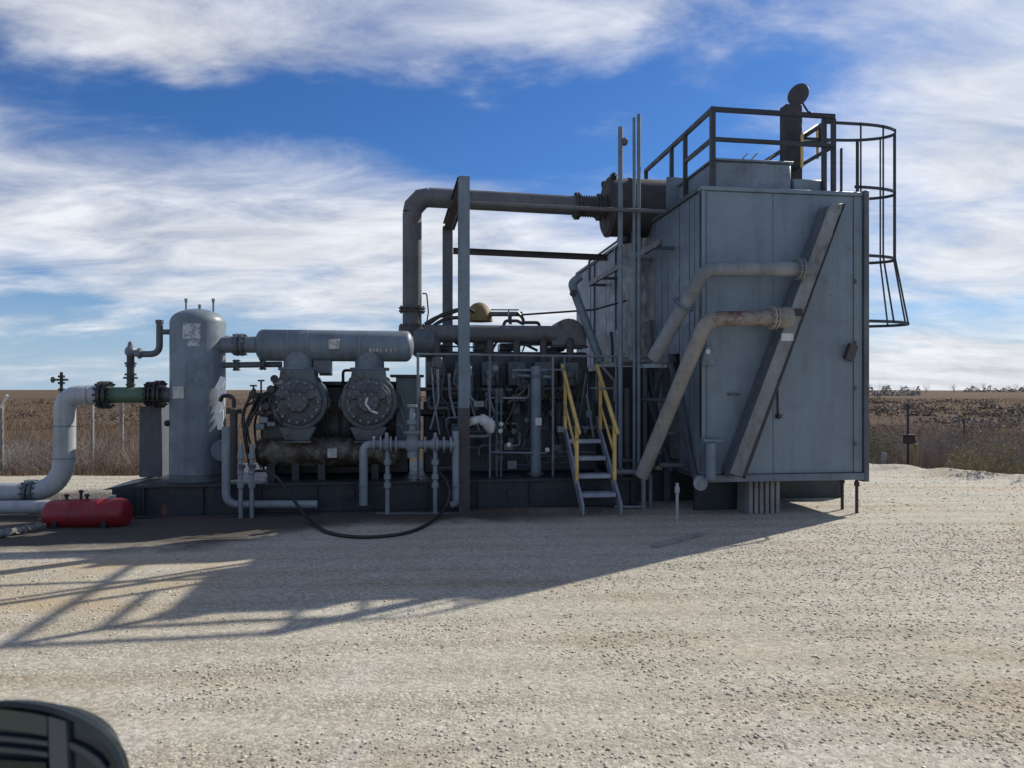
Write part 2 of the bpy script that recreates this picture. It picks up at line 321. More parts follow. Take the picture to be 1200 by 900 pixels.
def gravel_material(stones=False):
    m, n, l, p = new_mat('loose_stone' if stones else 'gravel_ground')
    g = n.new('ShaderNodeNewGeometry'); v = g.outputs['Position']
    big = rampn(n, l, noise(n, l, v, .35, 5, .6, .5), .35, .68)
    c = mixc(n, l, big, (.405, .37, .295), (.47, .44, .365))
    mp = n.new('ShaderNodeMapping'); mp.inputs['Scale'].default_value = (.30, 1.1, 1); mp.inputs['Rotation'].default_value = (0, 0, R(-10)); l.new(v, mp.inputs[0])
    tr = rampn(n, l, noise(n, l, mp.outputs[0], .8, 6, .6, .3), .5, .72)
    c = mixc(n, l, tr, c, (.385, .30, .20))            # worn tan tracks
    c = mixc(n, l, rampn(n, l, noise(n, l, v, .9, 6, .65, .8), .55, .75), c, (.50, .47, .42))   # chalky patches
    wv = n.new('ShaderNodeTexWave'); wv.wave_type = 'BANDS'; wv.bands_direction = 'Y'; wv.inputs['Scale'].default_value = .42; wv.inputs['Distortion'].default_value = 2.2; wv.inputs['Detail'].default_value = 3; wv.inputs['Detail Scale'].default_value = .45
    mw = n.new('ShaderNodeMapping'); mw.inputs['Rotation'].default_value = (0, 0, R(-9)); mw.inputs['Scale'].default_value = (.55, 1.5, 1); l.new(v, mw.inputs[0]); l.new(mw.outputs[0], wv.inputs['Vector'])
    lane = rampn(n, l, wv.outputs['Fac'], .55, .95)
    c = mixc(n, l, lane, c, mixc(n, l, .30, c, (.50, .455, .375)))      # packed, dusty wheel lanes
    c = mixc(n, l, rampn(n, l, wv.outputs['Fac'], .02, .22, (1, 1, 1), (0, 0, 0)), c, mixc(n, l, .24, c, (.30, .262, .20)))
    if stones:
        rnd = rampn(n, l, g.outputs['Random Per Island'], 0, 1, (.9, .89, .87), (1.5, 1.5, 1.48))
        c = mixc(n, l, 1.0, c, rnd, 'MULTIPLY')
        l.new(c, p.inputs['Base Color']); p.inputs['Roughness'].default_value = .9
        return m
    vo = n.new('ShaderNodeTexVoronoi'); vo.inputs['Scale'].default_value = 42; l.new(v, vo.inputs['Vector'])
    sep = n.new('ShaderNodeSeparateColor'); l.new(vo.outputs['Color'], sep.inputs[0])
    c = mixc(n, l, 1.0, c, rampn(n, l, sep.outputs[0], 0, 1, (.72, .71, .69), (1.2, 1.2, 1.18)), 'MULTIPLY')
    vo2 = n.new('ShaderNodeTexVoronoi'); vo2.inputs['Scale'].default_value = 110; l.new(v, vo2.inputs['Vector'])
    sep2 = n.new('ShaderNodeSeparateColor'); l.new(vo2.outputs['Color'], sep2.inputs[0])
    c = mixc(n, l, 1.0, c, rampn(n, l, sep2.outputs[1], 0, 1, (.80, .795, .79), (1.14, 1.14, 1.14)), 'MULTIPLY')
    # yellow clay showing through at the left
    sx0 = n.new('ShaderNodeSeparateXYZ'); l.new(v, sx0.inputs[0])
    def gm(a, lo, hi):
        t = n.new('ShaderNodeMapRange'); t.interpolation_type = 'SMOOTHSTEP'; t.inputs[1].default_value = lo; t.inputs[2].default_value = hi; l.new(a, t.inputs[0]); return t.outputs[0]
    # oily earth around the skid, with the shade at its foot also in the colour
    sxy = n.new('ShaderNodeSeparateXYZ'); l.new(v, sxy.inputs[0])
    def mth(op, a, b):
        t = n.new('ShaderNodeMath'); t.operation = op
        for i, x in enumerate((a, b)):
            if isinstance(x, (int, float)): t.inputs[i].default_value = x
            else: l.new(x, t.inputs[i])
        return t.outputs[0]
    vv = mth('ADD', mth('MULTIPLY', mth('ADD', sxy.outputs[0], -OX), -SA), mth('MULTIPLY', mth('ADD', sxy.outputs[1], -OY), CA))
    tt = mth('ADD', mth('MULTIPLY', mth('ADD', sxy.outputs[0], -OX), CA), mth('MULTIPLY', mth('ADD', sxy.outputs[1], -OY), SA))
    clay = mth('MULTIPLY', mth('MULTIPLY', gm(sx0.outputs[0], -2.0, -3.2), gm(sx0.outputs[1], 5.3, 5.9)), mth('MULTIPLY', gm(sx0.outputs[1], 8.0, 7.0), rampn(n, l, noise(n, l, v, 1.1, 5, .6), .38, .58)))
    c = mixc(n, l, mth('MULTIPLY', clay, .8), c, (.42, .32, .19))
    wob = mth('MULTIPLY', mth('ADD', noise(n, l, v, 1.6, 6, .65), -.5), 1.3)
    near = n.new('ShaderNodeMapRange'); near.interpolation_type = 'SMOOTHSTEP'; near.inputs[1].default_value = -1.2; near.inputs[2].default_value = -.35; l.new(mth('ADD', mth('ADD', vv, wob), mth('MULTIPLY', gm(tt, -1.2, -3.2), 1.15)), near.inputs[0])
    far = n.new('ShaderNodeMapRange'); far.interpolation_type = 'SMOOTHSTEP'; far.inputs[1].default_value = 3.6; far.inputs[2].default_value = 2.4; l.new(mth('ADD', vv, wob), far.inputs[0])
    side = n.new('ShaderNodeMapRange'); side.interpolation_type = 'SMOOTHSTEP'; side.inputs[1].default_value = 3.4; side.inputs[2].default_value = .3; l.new(mth('ADD', tt, wob), side.inputs[0])
    lft = n.new('ShaderNodeMapRange'); lft.interpolation_type = 'SMOOTHSTEP'; lft.inputs[1].default_value = -9.6; lft.inputs[2].default_value = -8.2; l.new(mth('ADD', tt, wob), lft.inputs[0])
    oil = mth('MULTIPLY', mth('MULTIPLY', near.outputs[0], far.outputs[0]), mth('MULTIPLY', side.outputs[0], lft.outputs[0]))
    c = mixc(n, l, mth('MULTIPLY', oil, .92), c, (.045, .036, .028))
    l.new(c, p.inputs['Base Color']); p.inputs['Roughness'].default_value = .95
    loose = rampn(n, l, noise(n, l, mp.outputs[0], 1.3, 5, .6, .4), .36, .66)
    loose = mth('MULTIPLY', loose, mth('ADD', mth('MULTIPLY', lane, -.7), 1.0))
    hgt = mth('MULTIPLY', mth('ADD', mth('MULTIPLY', vo.outputs['Distance'], -1.0), mth('MULTIPLY', noise(n, l, v, 60, 6, .7), .6)), mth('ADD', mth('MULTIPLY', loose, 1.15), .18))
    b = n.new('ShaderNodeBump'); b.inputs['Strength'].default_value = .6; b.inputs['Distance'].default_value = .012; l.new(hgt, b.inputs['Height']); l.new(b.outputs[0], p.inputs['Normal'])
    return m
def field_material():
    m, n, l, p = new_mat('dry_field_soil')
    g = n.new('ShaderNodeNewGeometry'); v = g.outputs['Position']
    mp = n.new('ShaderNodeMapping'); mp.inputs['Scale'].default_value = (.5, 1.6, 1); l.new(v, mp.inputs[0])
    c = mixc(n, l, rampn(n, l, noise(n, l, mp.outputs[0], .16, 7, .65, .4), .36, .66), (.15, .105, .068), (.215, .155, .104))
    c = mixc(n, l, rampn(n, l, noise(n, l, v, .05, 6, .6), .5, .7), c, (.098, .072, .058))
    c = mixc(n, l, rampn(n, l, noise(n, l, v, 4, 8, .75), .3, .75), mixc(n, l, .5, c, (.05, .038, .026)), c)
    l.new(c, p.inputs['Base Color']); p.inputs['Roughness'].default_value = 1; p.inputs['Specular IOR Level'].default_value = .1
    b = n.new('ShaderNodeBump'); b.inputs['Strength'].default_value = 1; b.inputs['Distance'].default_value = .25; l.new(noise(n, l, v, 2.5, 8, .75), b.inputs['Height']); l.new(b.outputs[0], p.inputs['Normal'])
    return m
MG = gravel_material(); MS = gravel_material(True); MF = field_material()
grid('gravel_pad', np.concatenate([np.linspace(-40, -11, 30), np.linspace(-10.8, 14, 200), np.linspace(14.3, 40, 28)]),
     np.concatenate([np.linspace(-14, 1.5, 16), np.linspace(1.7, 18.6, 170)]), pad_z, MG)
ys = np.concatenate([np.linspace(8, 40, 80), np.geomspace(41, 4500, 70)])
xs = np.concatenate([-np.geomspace(3500, 40, 50), np.linspace(-39, 39, 120), np.geomspace(40, 3500, 50)])
grid('field', xs, ys, field_z, MF)

# loose crushed stone lying on the pad
def stones(n, d0, d1, smin, smax, spread=.86):
    D = np.sqrt(rng.uniform(d0**2, d1**2, n)); x = rng.uniform(-spread, spread, n)*D
    # patches where the stone lies thicker
    keep = rng.uniform(0, 1, n) < .30+.30*np.clip((x-.2*D)/4, -.5, 1)+1.5*vnoise(x*.45, D, 1.1, 21)+.7*vnoise(x, D, 3.5, 22)
    keep &= D < edge_y(x)-.3
    rel = (D-OY)*CA-(x-OX)*SA
    tt = (x-OX)*CA+(D-OY)*SA
    keep &= ~((rel > .02) & (rel < 3.2) & (tt > -4.7) & (tt < 3.0))
    x, D = x[keep], D[keep]; n = len(x)
    s = smin*(smax/smin)**(rng.uniform(0, 1, n)**4.0)
    octv = np.array([(1, 0, 0), (-1, 0, 0), (0, 1, 0), (0, -1, 0), (0, 0, 1), (0, 0, -1), (.6, .6, .5), (-.6, .55, -.45)])[:6]
    P = octv[None]*rng.uniform(.55, 1.15, (n, 6, 1))+rng.uniform(-.3, .3, (n, 6, 3))
    P[:, :, 2] *= .5
    a = rng.uniform(0, 6.28, n); ca, sa = np.cos(a)[:, None], np.sin(a)[:, None]
    Q = np.stack([P[:, :, 0]*ca-P[:, :, 1]*sa, P[:, :, 0]*sa+P[:, :, 1]*ca, P[:, :, 2]], -1)*s[:, None, None]*.5
    Q[:, :, 0] += x[:, None]; Q[:, :, 1] += D[:, None]; Q[:, :, 2] += (pad_z(x, D)+s*.08)[:, None]
    f = np.array([(0, 2, 4), (2, 1, 4), (1, 3, 4), (3, 0, 4), (2, 0, 5), (1, 2, 5), (3, 1, 5), (0, 3, 5)])
    return Q.reshape(-1, 3), (f[None]+(np.arange(n)*6)[:, None, None]).reshape(-1, 3)
vv, ff, off = [], [], 0
for a in ((120000, 2.4, 5.5, .006, .033), (80000, 5.5, 9.5, .009, .038), (34000, 9.5, 17.5, .012, .05)):
    v_, f_ = stones(*a); vv.append(v_); ff.append(f_+off); off += len(v_)
st = arr_mesh('loose_gravel', np.concatenate(vv), np.concatenate(ff), MS, 3); st['kind'] = 'stuff'; st['label'] = 'loose pale crushed limestone scattered over the pad'

# dry grass in the field
def blades(n, xr, yr, hmin, hmax, w):
    y = rng.uniform(yr[0], yr[1], n); x = rng.uniform(xr[0], xr[1], n)
    k = y > edge_y(x)-.15+rng.uniform(-.25, .3, n); k &= rng.uniform(0, 1, n) < .62+.6*vnoise(x, y, .9, 31)
    x, y = x[k], y[k]; n = len(x)
    z = np.maximum(field_z(x, y), np.where(y < edge_y(x)+.3, pad_z(x, y), -9)); h = rng.uniform(hmin, hmax, n)*(1+.5*vnoise(x, y, .7, 33)); a = rng.uniform(0, 3.14, n); b = rng.uniform(-.35, .35, (n, 2))*h[:, None]
    wx, wy = np.cos(a)*w, np.sin(a)*w
    P = np.stack([np.stack([x-wx, y-wy, z-.03], 1), np.stack([x+wx, y+wy, z-.03], 1), np.stack([x+b[:, 0], y+b[:, 1], z+h], 1)], 1)
    return P.reshape(-1, 3)
mgr, n_, l_, p_ = new_mat('dry_grass')
g_ = n_.new('ShaderNodeNewGeometry')
c_ = mixc(n_, l_, g_.outputs['Random Per Island'], (.13, .088, .056), (.31, .22, .14))
c_ = mixc(n_, l_, rampn(n_, l_, noise(n_, l_, g_.outputs['Position'], .3, 4), .4, .65), c_, mixc(n_, l_, g_.outputs['Random Per Island'], (.095, .072, .056), (.20, .155, .118)))
l_.new(c_, p_.inputs['Base Color']); p_.inputs['Roughness'].default_value = .9
tr_ = n_.new('ShaderNodeBsdfTranslucent'); l_.new(c_, tr_.inputs[0]); ms_ = n_.new('ShaderNodeMixShader'); ms_.inputs[0].default_value = .4; l_.new(p_.outputs[0], ms_.inputs[1]); l_.new(tr_.outputs[0], ms_.inputs[2]); l_.new(ms_.outputs[0], n_['Material Output'].inputs[0])
G = [blades(52000, (-16, 1), (14.8, 21), .10, .32, .007), blades(30000, (-26, 3), (20, 36), .12, .34, .014), blades(26000, (-60, 10), (34, 90), .10, .28, .04),
     blades(50000, (5.5, 19), (8.5, 21), .10, .32, .007), blades(26000, (7, 30), (20, 38), .12, .34, .014), blades(26000, (10, 75), (34, 95), .10, .28, .04), blades(8000, (0, 7), (15, 30), .15, .4, .012)]
G = np.concatenate(G); gr = arr_mesh('dry_grass', G, np.arange(len(G)).reshape(-1, 3), mgr, 3); gr['kind'] = 'stuff'; gr['label'] = 'brown dry winter grass covering the field'

# ------------------------------------------------------------------ shrubs and trees
def twigs(height, spread, levels, nb, seed, leaf=0):
    """branching bare shrub: thin three-sided sticks"""
    r = random.Random(seed); V_, F_ = [], []
    def stick(a, b, r0, r1):
        d = (b-a).normalized(); u = d.orthogonal().normalized(); w = d.cross(u); o = len(V_)
        for c, q in ((a, r0), (b, r1)):
            for k in range(3):
                V_.append(tuple(c+(u*math.cos(2.094*k)+w*math.sin(2.094*k))*q))
        for k in range(3): F_.append((o+k, o+(k+1) % 3, o+3+(k+1) % 3, o+3+k))
    def grow(p, d, ln, rad, lev):
        for q in range(2):
            d = (d+Vector((r.uniform(-.3, .3), r.uniform(-.3, .3), r.uniform(-.12, .16)))).normalized(); e = p+d*ln*.5
            stick(p, e, rad, rad*.75); p = e; rad *= .75
            if lev > 0:
                for k in range(r.randint(1, 2) if q == 0 else 2):
                    grow(p, (d+Vector((r.uniform(-.8, .8), r.uniform(-.8, .8), r.uniform(-.2, .5)))).normalized(), ln*r.uniform(.55, .8), rad*.7, lev-1)
            elif leaf:
                for k in range(leaf):
                    c = p+Vector((r.uniform(-.1, .1), r.uniform(-.1, .1), r.uniform(-.1, .1)))*height; s = height*r.uniform(.012, .03)
                    o = len(V_); u = Vector((r.uniform(-1, 1), r.uniform(-1, 1), r.uniform(-1, 1))).normalized()*s; w = u.orthogonal().normalized()*s*.6
                    V_.extend([tuple(c-u), tuple(c+w), tuple(c+u), tuple(c-w)]); F_.append((o, o+1, o+2, o+3))
    for k in range(nb):
        a = r.uniform(0, 6.28); s = r.uniform(.15, 1)*spread
        grow(Vector((math.cos(a)*.05*height, math.sin(a)*.05*height, 0)), Vector((math.cos(a)*s, math.sin(a)*s, 1)).normalized(), height*r.uniform(.34, .5), height*.008, levels)
    me = bpy.data.meshes.new('shrub'); me.from_pydata(V_, [], F_); return me
def twig_mat(name, a, b):
    m, n, l, p = new_mat(name); g = n.new('ShaderNodeNewGeometry')
    l.new(mixc(n, l, g.outputs['Random Per Island'], a, b), p.inputs['Base Color']); p.inputs['Roughness'].default_value = .85; return m
TW = [twig_mat('grey_brush', (.12, .10, .09), (.34, .29, .26)), twig_mat('brown_brush', (.14, .09, .065), (.34, .23, .16)), twig_mat('olive_brush', (.16, .145, .085), (.36, .32, .19)), twig_mat('bleached_brush', (.28, .25, .22), (.62, .57, .52))]
proto = {}
for i, (nb, lv, lf, mi) in enumerate(((9, 3, 0, 0), (10, 3, 0, 1), (9, 3, 3, 2), (11, 2, 0, 3))):
    for k in range(2):
        me = twigs(1, [.9, .8, 1.1, 1.6][i], lv, nb, 50+7*i+k, lf); me.materials.append(TW[mi]); proto[(i, k)] = me
def shrub(px, D, h, kind, label, group=None, name='shrub', w=1.0):
    x = (px-600)/F*D; o = bpy.data.objects.new(name, proto[(kind, random.randint(0, 1))]); COL.objects.link(o)
    zz_ = max(float(field_z(np.array(x), np.array(D))), float(pad_z(np.array(x), np.array(D))) if D < float(edge_y(x))+.3 else -9)
    o.location = (x, D, zz_-.03); o.scale = (h*w, h*w, h); o.rotation_euler = (0, 0, random.uniform(0, 6.28)); return tag(o, label, 'shrub', group)
for i in range(26):
    shrub(random.uniform(-25, 118), random.uniform(15.9, 18.5), random.uniform(.6, 1.05), 3 if i % 2 else 0, ('tangled bleached' if i % 2 else 'tangled grey')+' bramble in the thicket left of the tall pale pipe', 'brambles left of the pale pipe', 'bramble', 1.2)
for i in range(24):
    shrub(random.uniform(92, 205), random.uniform(15.9, 19), random.uniform(.55, 1.05), (0, 1, 3, 1)[i % 4], ('grey', 'reddish brown', 'pale bleached', 'reddish brown')[i % 4]+' leafless shrub in the thicket between the pale pipe and the dark column', 'shrubs behind the green pipe')
for i in range(12):
    shrub(random.uniform(262, 345), random.uniform(16.5, 20), random.uniform(.6, 1.0), (0, 1)[i % 2], ('grey', 'brown')[i % 2]+' leafless shrub seen through the gap right of the tall vessel', 'shrubs behind the compressor')
for i in range(90):
    px = random.uniform(1018, 1260); D0 = float(edge_y((px-600)/F*15)); 
    shrub(px, D0+random.uniform(.4, 1)**2*11, random.uniform(.75, 1.35), (0, 1, 0, 3)[i % 4], ('grey leafless shrub', 'reddish brown leafless shrub', 'grey leafless shrub', 'pale bleached leafless shrub')[i % 4]+' in the thicket right of the cooler', 'shrubs in the thicket right of the cooler')
shrub(1192, 14.8, 1.35, 2, 'large rounded olive bush at the right edge of the photo', w=1.0)
shrub(1142, 15.6, 1.0, 2, 'low olive bush just left of the large rounded olive bush')
shrub(1024, 19.5, 1.25, 2, 'olive green bush beside the right wall of the cooler')
shrub(1170, 26, 1.6, 1, 'taller reddish brown shrub rising behind the olive bushes')

def tree(px, D, h, wd, label):
    x = (px-600)/F*D; z = float(field_z(np.array(x), np.array(D)))
    h *= .68
    t = thing('bare_tree', (x, D, z-.05), label, 'tree', None)
    m = MB(); m.tube([(x, D, z-.1), (x+.05*h, D, z+.2*h), (x+.02*h, D, z+.45*h)], [.03*h, .022*h, .012*h], 7); m.build('trunk', TW[0], t)
    c = bpy.data.objects.new('crown', proto[(0, random.randint(0, 1))]); COL.objects.link(c); c.parent = t; c.location = (0, 0, h*.16); c.scale = (h*wd, h*wd, h*.9); c.rotation_euler = (0, 0, random.uniform(0, 6))
for a in ((1036, 120, 3.4, .7, 'tallest bushy tree on the skyline just right of the cooler'), (1068, 120, 2.6, 1.2, 'broad dark tree on the skyline above the red box on the post'),
          (1085, 160, 3.6, .6, 'thin pale tree on the skyline right of the broad dark tree'), (1118, 170, 3.4, .8, 'small tree on the skyline above the middle of the right thicket'),
          (1142, 170, 2.8, 1.0, 'low round tree on the skyline left of the long dark hedge'), (1153, 190, 4.0, .6, 'slim tree on the skyline at the left end of the long dark hedge'), (1190, 200, 3.6, .8, 'tree on the skyline at the far right edge')): tree(*a)
def hedge(x0, x1, D, h, label, name='hedgerow'):
    m = MB(); vs, fs = [], []
    n = 900
    for k in range(n):
        px = random.uniform(x0, x1); d = D+random.uniform(-3, 3); x = (px-600)/F*d; z = float(field_z(np.array(x), np.array(d)))
        c = Vector((x, d, z+random.uniform(0, 1)**1.3*h*(.7+.3*math.sin(px*.31)+.15*math.sin(px*.9)))); s = random.uniform(.1, .34)*D/160; o = len(vs)
        u = Vector((random.uniform(-1, 1), random.uniform(-1, 1), random.uniform(-1, 1))).normalized()*s; w = u.orthogonal().normalized()*s*.8
        vs += [c-u, c+w, c+u, c-w]; fs.append((o, o+1, o+2, o+3))
    m.add(vs, fs); o = m.build(name, TW[0], smooth=False); return tag(o, label, 'hedge')
hedge(1008, 1078, 118, 1.6, 'dark scrubby hedgerow on the skyline next to the cooler')
hedge(1128, 1260, 190, 1.5, 'long thin dark hedgerow along the skyline at the right edge')
hedge(1060, 1240, 34, 1.0, 'low grey scrub line across the middle of the right field', 'scrub_line')

def scrub(name, n_clump, xr, yr, mat, label):
    vs, fs = [], []
    for k in range(n_clump):
        y = random.uniform(*yr)**1.0; x = random.uniform(*xr)*y/30; z = float(field_z(np.array(x), np.array(y))); h = random.uniform(.18, .5)*(.6+y/80); w = h*random.uniform(1.5, 4)
        for q in range(random.randint(50, 110)):
            a = random.uniform(0, 6.28); r_ = math.sqrt(random.random()); c = Vector((x+math.cos(a)*r_*w, y+math.sin(a)*r_*w, z+random.random()*h*(1.05-r_*r_)))
            sz = (.022+.0013*y)*random.uniform(.5, 1.4); u = Vector((random.uniform(-1, 1), random.uniform(-1, 1), random.uniform(-.7, .7))).normalized()*sz*1.3; p = u.orthogonal().normalized(); p = (Matrix.Rotation(random.uniform(0, 6.28), 3, u) @ p)*sz*.5; o = len(vs)
            vs += [c-u, c+p, c+u, c-p]; fs.append((o, o+1, o+2, o+3))
    m = MB(); m.add(vs, fs); o = m.build(name, mat, smooth=False); o['kind'] = 'stuff'; o['label'] = label
MSC = twig_mat('brown_scrub', (.11, .08, .055), (.22, .165, .115)); MSG = twig_mat('grey_scrub', (.085, .07, .058), (.18, .15, .125))
scrub('field_scrub', 150, (5, 26), (20, 80), MSG, 'patchy grey scrub scattered over the right field')
scrub('field_scrub', 90, (5, 26), (18, 60), MSC, 'patchy red brown scrub scattered over the right field')
scrub('field_scrub', 70, (-26, 0), (22, 90), MSC, 'patchy brown scrub scattered over the left field')
# ------------------------------------------------------------------ fences and small far things
def fence(name, pts, label, h, wires, postmat, r=.035):
    b = Vector(pts[0]); t = thing(name, b, label, 'fence')
    for p in pts:
        m = MB(); p = Vector(p); m.tube([p-W*.2, p+W*h*.99, p+W*h], [r, r*.95, r*.6], 8); m.build('post', postmat, t)
    for wz in wires:
        m = MB()
        P = []
        for a, c in zip(pts[:-1], pts[1:]):
            for k in range(6):
                q = k/6; P.append(Vector(a)*(1-q)+Vector(c)*q+W*(wz-.04*math.sin(q*math.pi)))
        P.append(Vector(pts[-1])+W*wz); m.tube(P, .006, 4); m.build('wire', 'rust', t)
    return t
def fp(px, D): 
    x = (px-600)/F*D; return Vector((x, D, float(field_z(np.array(x), np.array(D)))))
FL = fence('wire_fence', [fp(-190, 16.8), fp(2, 16.5), fp(108, 17.5), fp(143, 18.5), fp(330, 20)], 'post and wire fence across the brown field at the left', 1.55, (1.0, 1.25, 1.42), 'timber', .045)
m = MB(); q = fp(2, 16.45); m.tube([q+Vector((.0, -.05, 1.5)), q+Vector((.16, -.05, 1.78))], .028, 8); m.build('brace_arm', 'white', FL)
fence('stake_fence', [fp(1018, 24), fp(1064, 23), fp(1130, 24), fp(1210, 25)], 'thin stake and wire fence in the field right of the cooler', 1.25, (.6, 1.1), 'rust', .03)
t = thing('marker_post', fp(1064, 18.5), 'dark upright post with a small red box right of the cooler', 'post')
m = MB(); q = fp(1064, 18.5); m.tube([q-W*.2, q+W*1.95], .03, 8); m.tube([q+W*1.75, q+W*1.75+Vector((.45, 0, 0))], .015, 6); m.build('post', 'rust', t, smooth=True)
m = MB(); m.obox(q+Vector((0, -.06, 1.05)), Vector((.13, 0, 0)), Vector((0, .07, 0)), Vector((0, 0, .10))); m.build('box', steel('faded_red', (.085, .032, .032), .7), t, bevel=.015)
m = MB(); m.obox(q+Vector((0, -.062, 1.17)), Vector((.15, 0, 0)), Vector((0, .09, 0)), Vector((0, 0, .012))); m.build('lid', 'rust', t)
q = fp(1073, 18.0); m = MB(); m.tube([q-W*.2, q+W*.98, q+W*1.0], [.05, .05, .03], 10); tag(m.build('bollard', steel('faded_yellow', (.30, .25, .10), .7, rust=.2)), 'short faded yellow post beside the post with the red box', 'post')
q = fp(1036, 18.0); m = MB(); m.tube([q-W*.2, q+W*.55], .035, 8); m.lathe(q+W*.55, W, [(0, .05), (.02, .06), (.2, .06), (.24, .03)], 12); tag(m.build('pipeline_marker', 'pipe'), 'small white topped marker stub low in the brush right of the cooler', 'marker')
q = fp(72, 34); t = thing('wellhead', q, 'dark distant wellhead on the skyline above the pale pipe bend', 'wellhead')
m = MB(); m.tube([q, q+W*2.55], .07, 8); m.build('riser', 'black', t)
for z in (1.7, 2.0, 2.3):
    m = MB(); m.lathe(q+W*z, W, [(0, .15), (.1, .15)], 12); m.build('flange', 'black', t)
m = MB(); m.tube([q+Vector((-.35, 0, 2.2)), q+Vector((.3, 0, 2.2))], .045, 8); m.lathe(q+Vector((-.42, 0, 2.2)), Vector((1, 0, 0)), [(0, .14), (.05, .14)], 14); m.build('side_valve', 'black', t)

# ------------------------------------------------------------------ skid
ZT = .44
TL, TR = TP(157, 0), TP(748, 0)
t = thing('skid_base', S((TL+TR)/2, 1.5, 0), 'long oily dark steel skid frame carrying the compressor', 'skid')
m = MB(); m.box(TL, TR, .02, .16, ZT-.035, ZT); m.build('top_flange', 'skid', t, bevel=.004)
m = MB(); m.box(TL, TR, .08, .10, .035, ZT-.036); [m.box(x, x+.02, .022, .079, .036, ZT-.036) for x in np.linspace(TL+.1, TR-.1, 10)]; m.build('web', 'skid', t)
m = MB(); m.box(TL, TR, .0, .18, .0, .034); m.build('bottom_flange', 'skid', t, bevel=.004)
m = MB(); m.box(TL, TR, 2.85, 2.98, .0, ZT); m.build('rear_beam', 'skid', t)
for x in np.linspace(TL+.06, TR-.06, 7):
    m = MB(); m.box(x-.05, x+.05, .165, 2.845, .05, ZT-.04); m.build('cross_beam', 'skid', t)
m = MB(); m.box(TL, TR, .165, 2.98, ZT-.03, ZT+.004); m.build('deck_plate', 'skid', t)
m = MB(); m.box(TP(134, .2)-.05, TL-.004, .25, 1.5, .0, .36); m.prism([S(TL-.5, .26, .361), S(TL-.004, .26, .361), S(TL-.004, .26, .46)], V*1.1); m.build('end_ramp', 'skid', t)
for px in (262, 410, 600, 700):
    m = MB(); c = SP(px, 578, .06); m.lathe(c-V*.02, V, [(0, .07), (.05, .07)], 16); m.build('lifting_hole_ring', 'black', t)

# ------------------------------------------------------------------ suction scrubber
def vessel_prof(r, h, dome=.55):
    n = 8
    return [(0, r)]+[(h-r*dome+math.sin(a)*r*dome, math.cos(a)*r) for a in [i*math.pi/2/n for i in range(n+1)]]
vS = .62
c = SP(232, 570, vS); c.z = ZT+.005; r = 30.5*K(232, vS); top = ZP(232, 362, vS)
t = thing('scrubber_vessel', c, 'tall grey vertical scrubber vessel with domed top and peeling white decal', 'vessel')
m = MB(); m.lathe(c, W, vessel_prof(r, top-c.z), 48); m.build('shell', 'paint', t)
m = MB(); m.lathe(c, W, [(0, r*1.16), (.03, r*1.16), (.03, r*1.012), (.1, r*1.012)], 40); m.build('base_ring', 'paint_dark', t)
for px, py0 in ((218, 350), (234, 357), (250, 350)):
    p0 = SP(px, 380, vS); m = MB(); m.tube([p0, SP(px, py0, vS)], .014, 8); m.lathe(SP(px, py0+4, vS), W, [(0, .022), (.05, .022)], 8); m.build('relief_vent_stub', 'paint', t)
def curved_patch(m, c, r, a0, a1, z0, z1, off=.004, n=8):
    vs = []
    for i in range(n+1):
        a = R(a0+(a1-a0)*i/n); d = Vector((math.sin(a), -math.cos(a), 0))
        vs += [Vector((c.x, c.y, z0))+d*(r+off), Vector((c.x, c.y, z1))+d*(r+off), Vector((c.x, c.y, z0))+d*(r-.002), Vector((c.x, c.y, z1))+d*(r-.002)]
    fs = []
    for i in range(n):
        a = i*4; b = a+4; fs += [(a, b, b+1, a+1), (a+1, b+1, b+3, a+3), (a, a+2, b+2, b)]
    fs += [(0, 1, 3, 2), (4*n, 4*n+2, 4*n+3, 4*n+1)]
    return m.add(vs, fs)
zz0 = lambda y: ZP(232, y, vS-.35)
def decal_mat():
    m, n, l, p = new_mat('peeling_white_decal'); v = n.new('ShaderNodeTexCoord').outputs['Object']
    f = rampn(n, l, noise(n, l, v, 16, 6, .7, 1.5), .47, .53)
    l.new(mixc(n, l, f, (.20, .23, .255), (.52, .53, .54)), p.inputs['Base Color']); p.inputs['Roughness'].default_value = .6; return m
M['peel'] = decal_mat()
m = MB(); curved_patch(m, c, r, -8, 28, zz0(397), zz0(379)); m.build('decal', 'peel', t)
m = MB(); curved_patch(m, c, r, 2, 26, zz0(406), zz0(398)); m.build('decal', 'peel', t)
m = MB(); curved_patch(m, c, r, -33, -5, zz0(467), zz0(453), .018); m.build('name_plate', 'plate', t)
m = MB(); a = SP(262, 403, vS); m.lathe(a-U*.12, U, [(0, .12), (.2, .12)], 24); m.build('outlet_nozzle', 'paint', t)
m = MB(); m.lathe(SP(258, 527, vS-.3), (V*-1+U*.5), [(0, .10), (.12, .10), (.12, .15), (.17, .15)], 20); m.build('handhole', 'paint', t)
m = MB(); m.tube([SP(203, 497, vS-.1)+U*.05, SP(194, 497, vS-.1)], .02, 8); m.ball(SP(196, 496, vS-.1), .045); m.build('gauge_cock', 'black', t)
# white strips standing in for the sunlit rim on the vessel's right flank
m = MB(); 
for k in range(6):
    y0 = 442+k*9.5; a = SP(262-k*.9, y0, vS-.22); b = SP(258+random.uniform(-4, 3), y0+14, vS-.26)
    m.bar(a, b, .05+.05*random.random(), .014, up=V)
m.build('sunlit_rim_strips', 'snow', t)

